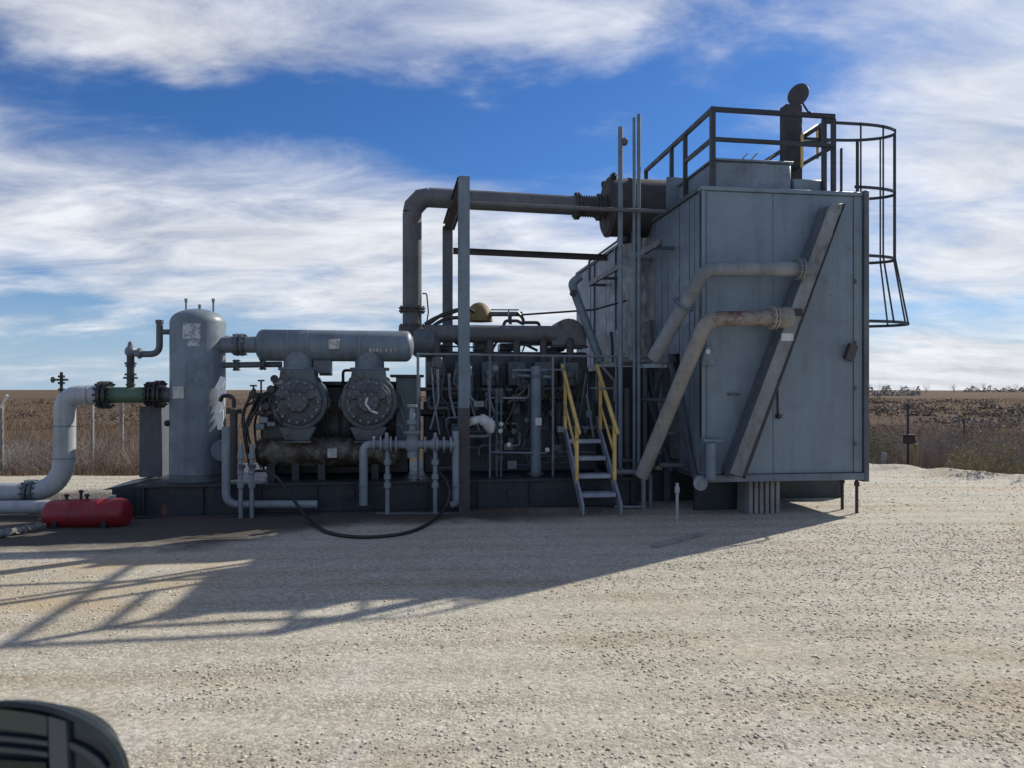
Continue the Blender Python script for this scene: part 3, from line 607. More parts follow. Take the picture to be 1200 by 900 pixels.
# pedestal column behind, left of the scrubber
m = MB(); m.box(TP(163, 1.0), TP(190, 1.0), 1.0, 1.32, ZT, ZP(176, 476, 1.0)); o = m.build('support_column', 'paint_dark', bevel=.008); tag(o, 'square dark column under the green pipe spool', 'column')
m = MB(); m.tube([SP(196, 566, 1.4), SP(196, 520, 1.4)], .055, 14); m.lathe(SP(196, 520, 1.4), W, [(0, .08), (.04, .08)], 16); tag(m.build('drain_pot', 'black'), 'short dark pot between the square column and the tall vessel', 'pot')

m = MB(); m.box(TP(190.5, 1.5), TP(204, 1.5), 1.5, 1.56, ZP(196, 519, 1.5), ZP(196, 473, 1.5)); m.box(TP(198, 1.5), TP(201, 1.5), 1.565, 1.62, ZT+.005, ZP(196, 480, 1.5)); tag(m.build('white_panel', 'snow'), 'narrow white panel glimpsed between the square column and the tall vessel', 'board')  # plain white panel on a narrow leg
# ------------------------------------------------------------------ inlet piping at the left
vI = .62
k = K(76, vI)
t = thing('inlet_pipe', SP(76, 600, vI), 'large pale grey inlet pipe rising in two bends at the far left', 'pipe')
m = MB(); m.tube(fil([SP(-190, 576, vI), SP(76, 577, vI), SP(76, 463, vI), SP(118, 463, vI)], .52, 12), 11.5*k, 24); m.build('bent_pipe', 'pipe_pale', t)
for a_, d_ in ((SP(76, 538, vI), W), (SP(76, 500, vI), W), (SP(104, 463, vI), U)):
    m = MB(); m.lathe(a_, d_, [(0, 11.5*k), (.006, 11.95*k), (.016, 11.95*k), (.022, 11.5*k)], 24); m.build('weld_bead', 'pipe', t)
m = MB(); m.flange(SP(37, 577, vI), U, 15*k, .055, 12); m.build('flange', 'paint_teal', t)
m = MB(); m.flange(SP(123, 463, vI), U, 16.5*k, .06, 12); m.build('flange', 'black', t)
t = thing('green_spool', SP(152, 600, vI), 'short green pipe spool between two dark bolted flanges', 'pipe')
m = MB(); m.tube([SP(128, 463, vI), SP(174, 463, vI)], 9.5*k, 24); m.build('pipe_spool', 'green', t)
m = MB(); m.flange(SP(176, 462, vI), U, 15*k, .035, 12); m.build('flange', 'black', t)
m = MB(); m.flange(SP(187, 462, vI), U, 16.5*k, .045, 12); m.build('flange', 'black', t)
m = MB(); m.tube([SP(172, 463, vI), SP(212, 463, vI)], 9*k, 24); m.build('inlet_stub', 'paint_dark', t)
t = thing('relief_line', SP(153, 455, vI), 'thin bent relief line with a valve stack on the green spool', 'pipe')
m = MB(); m.tube([SP(153, 455, vI), SP(153, 412, vI)], 4.2*k, 14); m.build('riser', 'black', t)
for y, r_ in ((444, 8), (440, 6.5), (427, 6.5), (430, 5.5), (452, 5.2)):
    m = MB(); m.lathe(SP(153, y, vI), W, [(0, r_*k), (2.4*k, r_*k)], 16); m.build('flange', 'black', t)
m = MB(); m.ball(SP(153, 412, vI), 6.5*k, 6.5*k, 7*k); m.lathe(SP(153, 407, vI), W, [(0, 3.5*k), (5*k, 3*k), (7*k, 1.5*k)], 12); m.lathe(SP(158, 414, vI), U, [(0, 4*k), (4*k, 4.5*k), (4*k, 6.5*k), (7*k, 6.5*k)], 14); m.build('relief_valve', 'paint', t)
m = MB(); m.tube(fil([SP(162, 415, vI), SP(187, 415, vI), SP(187, 376, vI)], .16, 8), 3.8*k, 14); m.build('elbow_pipe', 'paint_dark', t)
m = MB(); m.tube([SP(187, 389, vI), SP(206, 389, vI)], 3.2*k, 12); m.lathe(SP(187, 379, vI), W, [(0, 4.6*k), (4*k, 4.6*k)], 14); m.build('tee_branch', 'paint_dark', t)

# buried line, drum and rubble hose bottom left
t = thing('ground_pipe', GP(10, 615), 'grey pipe lying low on the ground running into the red drum from the left', 'pipe')
m = MB(); P0 = Vector((-8.6, 9.9, .11)); P1 = Vector((-5.75, 9.8, .17)); m.tube([P0, P1], .088, 18); m.build('pipe_run', 'pipe_pale', t)
D0 = 9.35
def LP(px, py, D): return Vector(((px-600)/F*D, D, EYE+(HZ-py)*D/F))
t = thing('red_drum', GP(100, 622), 'dark red horizontal drum lying on the oily ground', 'drum')
a = LP(55, 603, D0); b = LP(150, 601, D0); ax = (b-a); ln = ax.length; rr = 17.5*D0/F
m = MB(); m.lathe(a, ax, [(0, rr*.55), (.02, rr*.82), (.06, rr*.96), (.11, rr)]+[(ln*.33, rr), (ln*.33+.01, rr*1.03), (ln*.33+.03, rr*1.03), (ln*.33+.04, rr)]+[(ln*.66, rr), (ln*.66+.01, rr*1.03), (ln*.66+.03, rr*1.03), (ln*.66+.04, rr)]+[(ln-.11, rr), (ln-.05, rr*.96), (ln-.015, rr*.8), (ln, rr*.5)], 32); m.build('shell', 'red', t)
for px, h in ((78, .06), (95, .11), (102, .06)):
    m = MB(); c = LP(px, 586, D0); m.tube([c, c+W*h], .018, 8); m.ball(c+W*h, .032, .032, .02); m.build('drum_valve', 'black', t)
m = MB(); c = LP(132, 584, D0); m.lathe(c-W*.02, W, [(0, .045), (.05, .045), (.06, .03)], 14); m.build('bung', 'pipe', t)
for q in (.2, .8):
    m = MB(); c = a+ax*q; n_ax = ax.normalized(); m.obox((c.x, c.y, .028), n_ax*.03, n_ax.cross(W)*.2, W*.045); m.build('cradle', 'black', t)
m = MB(); P = []
for k_ in range(60):
    q = k_/59; P.append(GP(-10+62*q, 628-12*q, .035)+Vector((.025*math.sin(k_*1.7), .05*math.cos(k_*.5), .02*math.sin(k_*2.3))))
m.tube(P, [.035+.014*math.sin(i_*2.9) for i_ in range(60)], 8); tag(m.build('flexible_hose', 'concrete'), 'crumpled pale flexible hose on the ground left of the red drum', 'hose')

# ------------------------------------------------------------------ outlet lines and suction bottle
vB = .45
k = K(390, vB)
t = thing('suction_bottle', SP(391, 425, vB), 'long horizontal grey suction bottle above the compressor cylinders', 'vessel')
A = SP(299, 404.5, vB); B = SP(485, 406, vB); ax = B-A; ln = ax.length; rr = 18.3*k
n = 7; prof = [(rr*.5-math.cos(a)*rr*.5, math.sin(a)*rr) for a in [i*math.pi/2/n for i in range(n+1)]]
prof = prof+[(ln-d, r_) for d, r_ in prof[::-1]]
m = MB(); m.lathe(A, ax, prof, 40); m.build('shell', 'paint', t)
for px in (332, 338, 361, 421):
    m = MB(); c = A+ax*((px-299)/186); m.lathe(c-ax.normalized()*.006, ax, [(0, rr*1.008), (.012, rr*1.008)], 40); m.build('weld_seam', 'pipe', t)
c = A+ax*((392-299)/186)
m = MB(); m.obox(c-V*(rr+.004)+W*.01, U*.075, V*.012, W*.07); m.build('name_plate', 'plate', t, bevel=.004)
for px, w_ in ((434, 3), (438, 2), (442, 3), (446, 2), (452, 2.2), (458, 1.4), (463, 1.4)):
    m = MB(); c = A+ax*((px-299)/186); m.obox(c-V*(rr*.955)-W*rr*.30, U*w_*k*.5, V*.006, (W*.955-V*.3)*1.9*k); m.build('stencil_mark', 'plate', t)
for px in (349, 432):
    m = MB(); c = A+ax*((px-299)/186); m.lathe(c, -W, [(0, 17*k), (rr+.09, 17*k), (rr+.09, 23*k), (rr+.13, 23*k), (rr+.13, 18*k), (rr+.16, 18*k)], 28); m.build('discharge_nozzle', 'paint', t)
m = MB(); m.obox(A+ax*.42-W*(rr+.08), U*.12, V*.1, W*.09); m.build('saddle_bracket', 'paint_dark', t)
t = thing('gas_crossover', SP(281, 420, vB), 'thick flanged pipe from the tall vessel to the suction bottle', 'pipe')
m = MB(); m.tube([SP(255, 404, vB+.12), SP(302, 404, vB)], 9.5*k, 22); m.build('pipe_run', 'paint', t)
m = MB(); m.flange(SP(281, 404, vB+.05), U, 13*k, .055, 10); m.build('flange', 'paint_dark', t)
t = thing('drain_crossover', SP(285, 435, vB), 'thin flanged pipe below the thick one joining the tall vessel', 'pipe')
m = MB(); m.tube([SP(258, 428, vB+.12), SP(330, 427, vB)], 3.4*k, 14); m.build('pipe_run', 'paint_dark', t)
for q in (SP(277, 428, vB+.1), SP(308, 427, vB)):
    m = MB(); m.flange(q, U, 6.8*k, .03, 8); m.build('flange', 'paint_dark', t)

# ------------------------------------------------------------------ compressor
def cylinder(px, label, mk):
    k = K(px, .1); c = SP(px, 471, .08)
    t = thing('compressor_cylinder', Vector((c.x, c.y, ZP(px, 515, .08))), label, 'compressor')
    m = MB(); m.lathe(c+V*.06, V, [(0, 33*k), (.05, 34*k), (.30, 34*k), (.32, 30*k), (.8, 30*k)], 16, .5); m.build('barrel', 'casting', t, bevel=.01)
    m = MB(); m.lathe(c-V*.03, V, [(0, 24*k), (.02, 27*k), (.09, 28*k)], 32); m.lathe(c-V*.10, V, [(0, 11*k), (.02, 13*k), (.07, 13.5*k)], 24); m.build('head_cover', 'casting', t)
    m = MB(); 
    for q in range(16):
        a = 2*math.pi*q/16; m.tube([c+(U*math.cos(a)+W*math.sin(a))*23.5*k-V*.065, c+(U*math.cos(a)+W*math.sin(a))*23.5*k], 1.7*k, 6)
    for q in range(8):
        a = 2*math.pi*(q+.5)/8; m.tube([c+(U*math.cos(a)+W*math.sin(a))*9.5*k-V*.125, c+(U*math.cos(a)+W*math.sin(a))*9.5*k-V*.08], 1.3*k, 6)
    m.build('head_bolts', 'paint', t)
    for q in range(6):                       # valve caps round the head
        a = math.pi*(.5+(q-2.5)*.36)*1.0; d = U*math.cos(a)+W*math.sin(a)
        m = MB(); m.lathe(c+V*.22+d*31*k, d, [(0, 8*k), (3.5*k, 8*k), (3.5*k, 6*k), (5*k, 6*k)], 14); m.build('valve_cap', 'casting', t)
    for sx in (-1, 1):
        m = MB(); m.lathe(c-V*.0+U*sx*15*k+W*9*k, -V, [(0, 7*k), (.035, 7*k), (.05, 5.5*k)], 14); m.build('pocket_plug', 'casting', t)
    # shoulder widening up to the bottle nozzle
    z0 = ZP(px, 455, .2); z1 = ZP(px, 441, .2); z2 = ZP(px, 433, .2); cx = TP(px, .2)
    m = MB(); m.prism([S(cx-25*k, .12, z0), S(cx+25*k, .12, z0), S(cx+20*k, .12, z1), S(cx+19*k, .12, z2), S(cx-19*k, .12, z2), S(cx-20*k, .12, z1)], V*.5); m.build('suction_neck', 'casting', t, bevel=.012)
    # foot
    m = MB(); zf = ZP(px, 516, .2); z3 = ZP(px, 500, .2); m.prism([S(cx-22*k, .15, z3), S(cx+22*k, .15, z3), S(cx+14*k, .15, zf), S(cx-14*k, .15, zf)], V*.5); m.build('foot', 'casting', t, bevel=.01)
    m = MB(); m.box(cx-16*k, cx+16*k, .11, .66, zf-.03, zf); m.build('foot_flange', 'casting', t)
    if mk:
        m = MB()
        for a_, b_ in (((-1, 5), (-3, -2)), ((-3, -2), (3, -10)), ((3, -10), (11, -13))): m.bar(c-V*.115+(U*a_[0]+W*a_[1])*k, c-V*.115+(U*b_[0]+W*b_[1])*k, .012, .03)
        m.build('indicator_tube', 'white', t)
cylinder(349, 'left compressor cylinder head, round and oil stained, below the bottle', False)
cylinder(432, 'right compressor cylinder head, round with a pale bent tube on its face', True)
t = thing('crankcase', S(TP(390, 1.2), 1.3, ZT), 'dark oily crankcase and rods between and behind the two cylinder heads', 'compressor')
k = K(390, 1)
m = MB(); m.box(TP(312, .95), TP(480, .95), .95, 1.7, ZT, ZP(390, 452, .95)); m.build('frame', 'oily', t, bevel=.03)
m = MB(); m.box(TP(322, .85), TP(474, .85), .88, 1.5, ZP(390, 452, .9)+.003, ZP(390, 447, .9)); m.build('top_cover', 'oily', t, bevel=.01)
for px in (349, 432):
    m = MB(); m.lathe(SP(px, 471, .86), V, [(0, .2), (.3, .2)], 20); m.build('distance_piece', 'oily', t)
for px in (372, 384, 398, 410):
    m = MB(); m.tube([SP(px, 540, .9), SP(px, 470, .9)], .018, 8); m.lathe(SP(px, 488, .9), W, [(0, .03), (.05, .03)], 8); m.build('oil_tube', 'paint_dark', t)
m = MB(); m.tube(fil([SP(402, 470, .7), SP(402, 434, .7), SP(412, 434, .7)], .05), .022, 8); m.build('bent_vent', 'black', t)
m = MB(); m.box(TP(374, .6), TP(388, .6), .6, .8, ZP(380, 440, .6), ZP(380, 422, .6)); m.build('junction_box', 'paint_dark', t, bevel=.006)
# discharge bottle below
vD = .40
k = K(385, vD); A = SP(299, 529, vD); B = SP(470, 530, vD); ax = B-A; ln = ax.length; rr = 17.5*k
prof = [(rr*.5-math.cos(a)*rr*.5, math.sin(a)*rr) for a in [i*math.pi/2/n for i in range(n+1)]]; prof = prof+[(ln-d, r_) for d, r_ in prof[::-1]]
t = thing('discharge_bottle', SP(385, 548, vD), 'rust stained horizontal discharge bottle below the cylinder heads', 'vessel')
m = MB(); m.lathe(A, ax, prof, 36); m.build('shell', 'bottle_dirty', t)
m = MB(); c = A+ax*((390-299)/171); m.obox(c-V*(rr+.006), U*.065, V*.012, W*.065); m.build('name_plate', 'plate', t, bevel=.004)
for px in (320, 348, 378, 440):
    m = MB(); c = SP(px, 560, vD); m.box(TP(px, vD)-.05, TP(px, vD)+.05, vD-.14, vD+.14, ZT+.005, A.z-rr*.75); m.build('saddle', 'oily', t)
m = MB(); c = A+ax*.46; m.lathe(c-ax.normalized()*.02, ax, [(0, rr*1.03), (.04, rr*1.03)], 36); m.build('strap', 'darkrust', t)

# lubricator box with dark lid right of the heads
t = thing('lubricator_box', S(TP(478, .35), .45, ZP(478, 520, .35)), 'olive grey box with a flat dark lid right of the right cylinder head', 'box')
m = MB(); m.box(TP(464, .35), TP(493, .35), .35, .75, ZP(478, 518, .35), ZP(478, 442, .35)); m.build('body', 'paint_teal', t, bevel=.008)
m = MB(); m.box(TP(457, .3), TP(497, .3), .3, .8, ZP(478, 442, .35)+.002, ZP(478, 439, .35)); m.build('lid', 'black', t, bevel=.004)
m = MB(); m.tube([SP(489, 520, .25), SP(489, 440, .25), SP(489, 418, .25)], .011, 8); m.build('sight_tube', 'pipe', t)
for z_ in (462, 480, 498):
    m = MB(); m.tube([SP(464, z_, .33), SP(470, z_, .30), SP(474, z_+14, .33)], .01, 6); m.build('oil_tube', 'pipe', t)

# ------------------------------------------------------------------ hoses, gauges and small pipes at the left of the compressor
t = thing('control_tubing', SP(305, 560, .2), 'tangle of black hoses and gauges between the vessel and the left cylinder', 'tubing')
for i in range(9):
    x0 = random.uniform(288, 312); x1 = random.uniform(300, 338); v_ = random.uniform(.0, .5)
    m = MB(); m.tube(spline([SP(x0, random.uniform(530, 555), v_), SP(x0-random.uniform(2, 10), random.uniform(480, 510), v_), SP((x0+x1)/2, random.uniform(455, 475), v_-.05), SP(x1, random.uniform(470, 500), v_)], 8), .017, 8); m.build('hose', 'hose', t)
for px, py in ((297, 462), (322, 444), (318, 456), (312, 476)):
    m = MB(); m.lathe(SP(px, py, .1), -V, [(0, .05), (.03, .055), (.045, .05)], 16); m.tube([SP(px, py, .12), SP(px, py+16, .12)], .012, 6); m.build('gauge', 'black', t)
for px, py in ((326, 448), (309, 492), (318, 497), (305, 500)):
    m = MB(); m.obox(SP(px, py, .15), U*random.uniform(.04, .07), V*.04, W*random.uniform(.03, .05)); m.build('regulator', random.choice(['pipe', 'paint', 'bottle_dirty']), t, bevel=.01)
m = MB(); m.box(TP(306, .3), TP(334, .3), .3, .6, ZP(320, 515, .3), ZP(320, 472, .3)); m.build('valve_block', 'oily', t, bevel=.02)
m = MB(); m.obox(SP(310, 484, .22), U*.12, V*.05, W*.035); m.build('actuator', 'bottle_dirty', t, bevel=.02)
for px, y0, y1 in ((297, 470, 452), (330, 470, 448), (306, 465, 446)):
    m = MB(); m.tube([SP(px, y0, .3), SP(px, y1, .3)], .014, 6); m.obox(SP(px, y1, .3), U*.045, V*.012, W*.012); m.build('hand_lever', 'black', t)

t = thing('rusty_standpipe', SP(272, 560, .15), 'dark rusty standpipe with a flanged top right beside the tall vessel', 'pipe')
m = MB(); m.tube([SP(274, 562, .2), SP(274, 480, .2)], .05, 14); m.build('pipe_run', 'darkrust', t)
m = MB(); m.flange(SP(274, 482, .2), W, .105, .022, 8); m.build('flange', 'darkrust', t)
m = MB(); m.tube(spline([SP(274, 478, .2), SP(273, 466, .2), SP(262, 464, .2), SP(258, 470, .22)], 6), .028, 10); m.build('goose_neck', 'black', t)
t = thing('bypass_pipe', SP(268, 606, -.12), 'pale pipe bent in a corner low beside the foot of the tall vessel', 'pipe')
m = MB(); m.tube(fil([SP(265, 500, -.12), SP(265, 591, -.12), SP(372, 591, -.12)], .16, 8), .055, 16); m.build('bent_pipe', 'pipe', t)
for px, nm in ((282, 'left of two fitted drain pipes standing beside the low pale bend'), (295, 'right of two fitted drain pipes standing beside the low pale bend')):
    t = thing('drain_pipe', SP(px, 606, -.18), nm, 'pipe')
    b0 = SP(px, 604, -.18); b0.z = -.02
    m = MB(); m.tube([b0, SP(px, 548, -.18), SP(px, 520, -.18)], .028, 12); m.build('pipe_run', 'pipe', t)
    for y in (538, 556, 572):
        m = MB(); m.lathe(SP(px, y, -.18), W, [(0, .036), (.01, .046), (.07, .046), (.08, .036)], 8); m.build('union', 'pipe', t)
    m = MB(); m.lathe(SP(px, 548, -.25), V, [(0, .03), (.14, .03)], 10); m.obox(SP(px, 545, -.27), U*.055, V*.008, W*.008); m.build('ball_valve', 'paint_dark', t)

# hose on the ground
k = K(400, -.3)
m = MB(); hp = [SP(300, 552, -.2), SP(313, 552, -.3), SP(325, 560, -.4), SP(340, 580, -.45), SP(358, 604, -.55), GP(378, 621, .03), GP(405, 628, .022), GP(440, 629, .022), GP(478, 624, .022), GP(503, 613, .03), SP(520, 598, -.45), SP(527, 578, -.3), SP(522, 562, -.2), SP(513, 552, -.17)]
m.tube(spline(hp, 10), .021, 10); tag(m.build('rubber_hose', 'hose'), 'black rubber hose looping from the drain pipes over the gravel and back', 'hose')

# ------------------------------------------------------------------ valve manifold
vM = -.17
k = K(480, vM)
t = thing('valve_manifold', SP(480, 600, vM), 'pale grey manifold of flanged valves low in front of the right cylinder', 'manifold')
m = MB(); m.tube(fil([SP(426, 592, vM), SP(426, 521, vM), SP(534, 521, vM)], .11, 8), 5*k, 16); m.build('header_pipe', 'pipe', t)
for px in (438, 446, 458, 464, 498, 512, 520, 528):
    m = MB(); m.lathe(SP(px, 521, vM)-U*.012, U, [(0, 9.5*k), (.026, 9.5*k)], 18); m.build('flange', 'pipe', t)
m = MB(); m.ball(SP(483, 521, vM), 9*k, 9*k, 11*k); m.lathe(SP(483, 524, vM), -W, [(0, 6*k), (12*k, 6*k)], 16); m.lathe(SP(483, 514, vM), W, [(0, 6*k), (5*k, 7*k), (6*k, 10*k), (9*k, 10*k), (10*k, 4*k), (16*k, 4*k), (17*k, 7*k), (21*k, 7*k), (22*k, 4*k), (36*k, 3*k), (37*k, 6*k), (40*k, 6*k)], 18); m.build('control_valve', 'pipe', t)
for px in (453, 510):
    m = MB(); m.ball(SP(px, 521, vM), 6.5*k, 6.5*k, 8*k); m.tube([SP(px, 515, vM), SP(px, 507, vM)], 2*k, 8); m.build('gate_valve', 'pipe', t)
for px, yb in ((454, 612), (510, 604)):
    b0 = SP(px, yb, vM); b0.z = min(b0.z, -.02)
    m = MB(); m.tube([SP(px, 521, vM), b0], 2.7*k, 12); [m.lathe(SP(px, y, vM), W, [(0, 3.4*k), (.01, 4.4*k), (6*k, 4.4*k), (7*k, 3.4*k)], 8) for y in (545, 562, 572)]; m.build('drain_leg', 'pipe', t)
m = MB(); m.tube(fil([SP(534, 505, vM), SP(534, 560, vM), SP(534, 590, vM), SP(528, 592, vM)], .06), 4.3*k, 14); m.build('down_leg', 'pipe', t)
for px in (426, 534):
    m = MB(); m.lathe(SP(px, 570, vM), W, [(0, 6*k), (.02, 6*k)], 16); m.build('clamp_ring', 'paint', t)
m = MB(); m.tube([SP(440, 602, vM), SP(540, 602, vM)], .02, 8); m.build('drain_header', 'paint_dark', t)

# ------------------------------------------------------------------ pipe support frame
t = thing('pipe_support_frame', SP(544, 600, -.04), 'tall grey steel portal of two posts holding up the exhaust pipe', 'frame')
def hbeam(m, a, b, w, h, up):
    """H section along a-b"""
    a = Vector(a); b = Vector(b); n = (b-a).normalized(); u = (up-n*up.dot(n)).normalized(); r_ = n.cross(u); d = (b-a)/2; c = (a+b)/2
    m.obox(c+u*(h/2-.006), d, r_*w/2, u*.006); m.obox(c-u*(h/2-.006), d, r_*w/2, u*.006); m.obox(c, d, r_*.005, u*(h/2-.0125))
vP = -.06
k = K(543, vP)
b0 = SP(543.5, 600, vP); b0.z = 0
m = MB(); hbeam(m, b0, SP(543.5, 208, vP), 13*k, .16, V); m.build('front_post', 'paint', t)
m = MB(); m.box(TP(543.5, vP)-.13, TP(543.5, vP)+.13, vP-.13, vP+.079, .0, .022); m.build('base_plate', 'darkrust', t)
m = MB(); m.box(TP(543.5, vP)-.075, TP(543.5, vP)+.075, vP-.1, vP-.083, .02, ZP(543, 478, vP)); m.build('rusty_cover', 'darkrust', t)
m = MB(); vR = 3.2; b1 = SP(524.5, 560, vR); b1.z = ZT; hbeam(m, b1, SP(524.5, 266, vR), 11.5*K(524, vR), .16, V); m.build('rear_post', 'paint_dark', t)
m = MB(); hbeam(m, SP(542.5, 214, vP+.1), S(TP(524.5, vR), vR+.12, SP(524.5, 266, vR).z+.02), .16, .15, W); m.build('top_beam', 'darkrust', t)
m = MB(); hbeam(m, SP(531, 294, vR), SP(712, 302, vR), .12, .10, W); m.build('tie_beam', 'darkrust', t)
m = MB(); m.tube([SP(549, 238, -.06), SP(700, 245, -.06), SP(779, 248, -.06)], 2.6*K(640, 0), 10); m.build('tie_pipe', 'exhaust', t)
m = MB(); m.bar(SP(541, 240, .3), SP(531, 268, 1.6), .04, .05); m.build('knee_brace', 'rust', t)

# ------------------------------------------------------------------ exhaust
vE = 1.5
k = K(590, vE)
t = thing('exhaust_pipe', SP(483, 390, vE), 'dark exhaust pipe with a mitred corner running high to the silencer', 'pipe')
a = SP(483, 386, vE); e0 = SP(483, 250, vE); e1 = SP(488, 236, vE); e2 = SP(500, 231, vE); b = SP(712, 243, vE); ke = K(483, vE)
m = MB(); m.tube([a, e0], 11.2*ke, 24, cap=True); m.build('riser', 'exhaust', t)
c0 = SP(483, 231, vE); mt = MB()
mt.tube([e0-W*.001, SP(484.5, 243, vE), SP(494, 233, vE), SP(503, 231.5, vE)], [11.2*ke, 11.9*ke, 11.9*ke, 11.2*ke], 24); mt.build('mitre_elbow', 'exhaust', t, smooth=True)
m = MB(); m.tube([SP(502, 231.5, vE), b], 11.2*k, 24); m.build('pipe_run', 'exhaust', t)
for q in (SP(676, 241.5, vE), SP(702, 243, vE)):
    m = MB(); m.flange(q, U, 16*k, .03, 10); m.build('flange', 'darkrust', t)
m = MB(); m.tube([SP(678, 241.5, vE), SP(700, 243, vE)], [11.6*k, 11.6*k], 20); [m.lathe(SP(680+3*i, 241.7+.1*i, vE), U, [(0, 11*k), (.01, 13*k), (.02, 11*k)], 20) for i in range(7)]; m.build('expansion_joint', 'darkrust', t)
for y_ in (384, 363):
    m = MB(); m.flange(SP(483, y_, vE), W, 15.5*ke, .033, 10); m.build('flange', 'darkrust', t)
m = MB(); m.lathe(SP(483, 394, vE), W, [(0, 17*ke), (12*ke, 15*ke)], 20); m.build('outlet_neck', 'darkrust', t)
m = MB(); m.tube(fil([SP(499, 384, vE), SP(502, 366, vE), SP(500, 344, vE), SP(495, 344, vE)], .03), .012, 6); m.build('thermocouple_wire', 'black', t)
t = thing('exhaust_silencer', SP(740, 280, vE), 'fat rust brown silencer drum at the end of the exhaust pipe', 'silencer')
k = K(740, vE); A = SP(709, 243, vE); ln = TP(780, vE)-TP(709, vE)
m = MB(); m.lathe(A, U, [(0, 12*k), (.01, 31*k), (.05, 33.5*k), (ln-.05, 33.5*k), (ln, 30*k)], 36); m.build('drum', 'rust', t)
for q_ in (.04, .36):
    m = MB(); m.lathe(A+U*q_, U, [(0, 34.5*k), (.035, 34.5*k)], 36); m.build('band', 'darkrust', t)
for a_ in (125, 60):
    d = W*math.sin(R(a_))+V*math.cos(R(a_))
    m = MB(); m.lathe(A+U*.06+d*34*k, d, [(0, 4*k), (5*k, 4*k), (5*k, 2*k), (7*k, 2*k)], 8); m.build('lug', 'black', t)
m = MB(); m.lathe(SP(731, 276, vE-.1), -W, [(0, 6*k), (3*k, 8*k), (8*k, 8*k), (9*k, 4*k)], 12); m.build('drain_boss', 'black', t)
m = MB(); m.box(TP(735, vE), TP(735, vE)+.08, vE-.3, vE+.3, 2.2, A.z-30*k); m.build('stand_leg', 'paint_dark', t)

# ------------------------------------------------------------------ engine
t = thing('gas_engine', S(TP(590, 1.2), 1.3, ZT), 'dark multi cylinder gas engine crowding the middle of the skid', 'engine')
k = K(580, .9)
zy = lambda y, v=.9: ZP(580, y, v)
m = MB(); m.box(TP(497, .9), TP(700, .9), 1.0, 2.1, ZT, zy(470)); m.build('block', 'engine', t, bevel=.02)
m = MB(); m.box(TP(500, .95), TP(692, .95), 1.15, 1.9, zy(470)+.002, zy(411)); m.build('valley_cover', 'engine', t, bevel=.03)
for i, px in enumerate(np.linspace(512, 668, 6)):
    m = MB(); m.box(TP(px-10, .88), TP(px+10, .88), .86, 1.14, zy(452), zy(424)); m.lathe(SP(px, 437, .86), -V, [(0, 7*k), (.02, 7*k), (.03, 5*k)], 14); m.build('cylinder_head', 'paint_teal', t, bevel=.015)
    m = MB(); m.box(TP(px-8, .88), TP(px+8, .88), .93, .998, zy(505), zy(478)); m.lathe(SP(px, 492, .93), -V, [(0, 6*k), (.015, 6*k)], 14); m.build('crankcase_door', 'paint_dark', t, bevel=.008)
    m = MB(); m.tube(fil([SP(px, 424, 1.0), SP(px, 404, 1.0), SP(px, 396, 1.2)], .05), 4.5*k, 12); m.build('exhaust_port', 'darkrust', t)
    m = MB(); m.tube(spline([SP(px+5, 440, .84), SP(px+8, 455, .78), SP(px+5, 470, .8), SP(px+9, 486, .82)], 6), .012, 6); m.build('ignition_lead', 'hose', t)
for x0, x1, yt in ((498, 509, 401), (516, 527, 404), (556, 573, 399), (586, 603, 402), (641, 662, 398)):
    m = MB(); m.box(TP(x0, 1.35), TP(x1, 1.35), 1.35, 1.7, zy(411, 1.35), zy(yt, 1.35)); m.build('ignition_box', random.choice(['engine', 'paint_dark', 'oily']), t, bevel=.015)
for x0, y0, x1, y1 in ((500, 412, 520, 398), (530, 398, 548, 412), (576, 412, 584, 397), (604, 398, 630, 411), (612, 412, 618, 397), (500, 405, 560, 407), (590, 404, 650, 403)):
    m = MB(); m.tube([SP(x0, y0, 1.3), SP(x1, y1, 1.3)], random.uniform(.012, .03), 8); m.build('strut', random.choice(['black', 'paint_dark', 'paint_teal']), t)
m = MB(); m.tube([SP(497, 391, 1.2), SP(650, 392, 1.2)], 10.5*k, 22); m.tube([SP(512, 391, 1.2), SP(514, 391, 1.2)], 12*k, 22); m.build('exhaust_manifold', 'exhaust', t)
m = MB(); m.lathe(SP(484, 402, 1.2), U, [(0, 14*k), (.05, 17*k), (.32, 17*k), (.4, 10*k)], 24); m.build('turbocharger', 'paint_dark', t)
m = MB(); c = SP(561, 366, 1.7); m.lathe(c-V*.1-W*.16, W, [(0, .22), (.08, .21), (.16, .19), (.24, .15), (.29, .09), (.31, .02)], 18); m.build('air_filter', 'orange', t)
m = MB(); m.box(TP(552, 1.6), TP(586, 1.6), 1.6, 2.0, zy(392, 1.6), zy(381, 1.6)); m.build('filter_base', 'darkrust', t, bevel=.03)
for pts in ([(496, 384), (520, 368), (545, 362), (556, 366)], [(500, 388), (522, 374), (548, 372)], [(498, 380), (512, 372), (536, 364)]):
    m = MB(); m.tube(spline([SP(x, y, 1.25) for x, y in pts], 6), 2.3*k, 10); m.build('coolant_hose', 'hose', t)
m = MB(); m.tube([SP(574, 368, 1.5), SP(612, 368, 1.5)], 3*k, 12); m.build('intake_pipe', 'paint_dark', t)
for pts in ([(590, 382), (592, 376), (606, 376), (614, 380)], [(598, 370), (598, 380)], [(606, 366), (612, 372), (615, 380)], [(612, 378), (632, 378), (632, 390)]):
    m = MB(); m.tube(fil([SP(x, y, 1.3) for x, y in pts], .06), 2*k, 8); m.build('fuel_tube', 'black', t)
m = MB(); m.tube([SP(575, 363, 1.4), SP(608, 363, 1.4)], .012, 6); m.tube([SP(596, 363, 1.4), SP(596, 374, 1.4)], .012, 6); m.build('governor_rod', 'pipe', t)
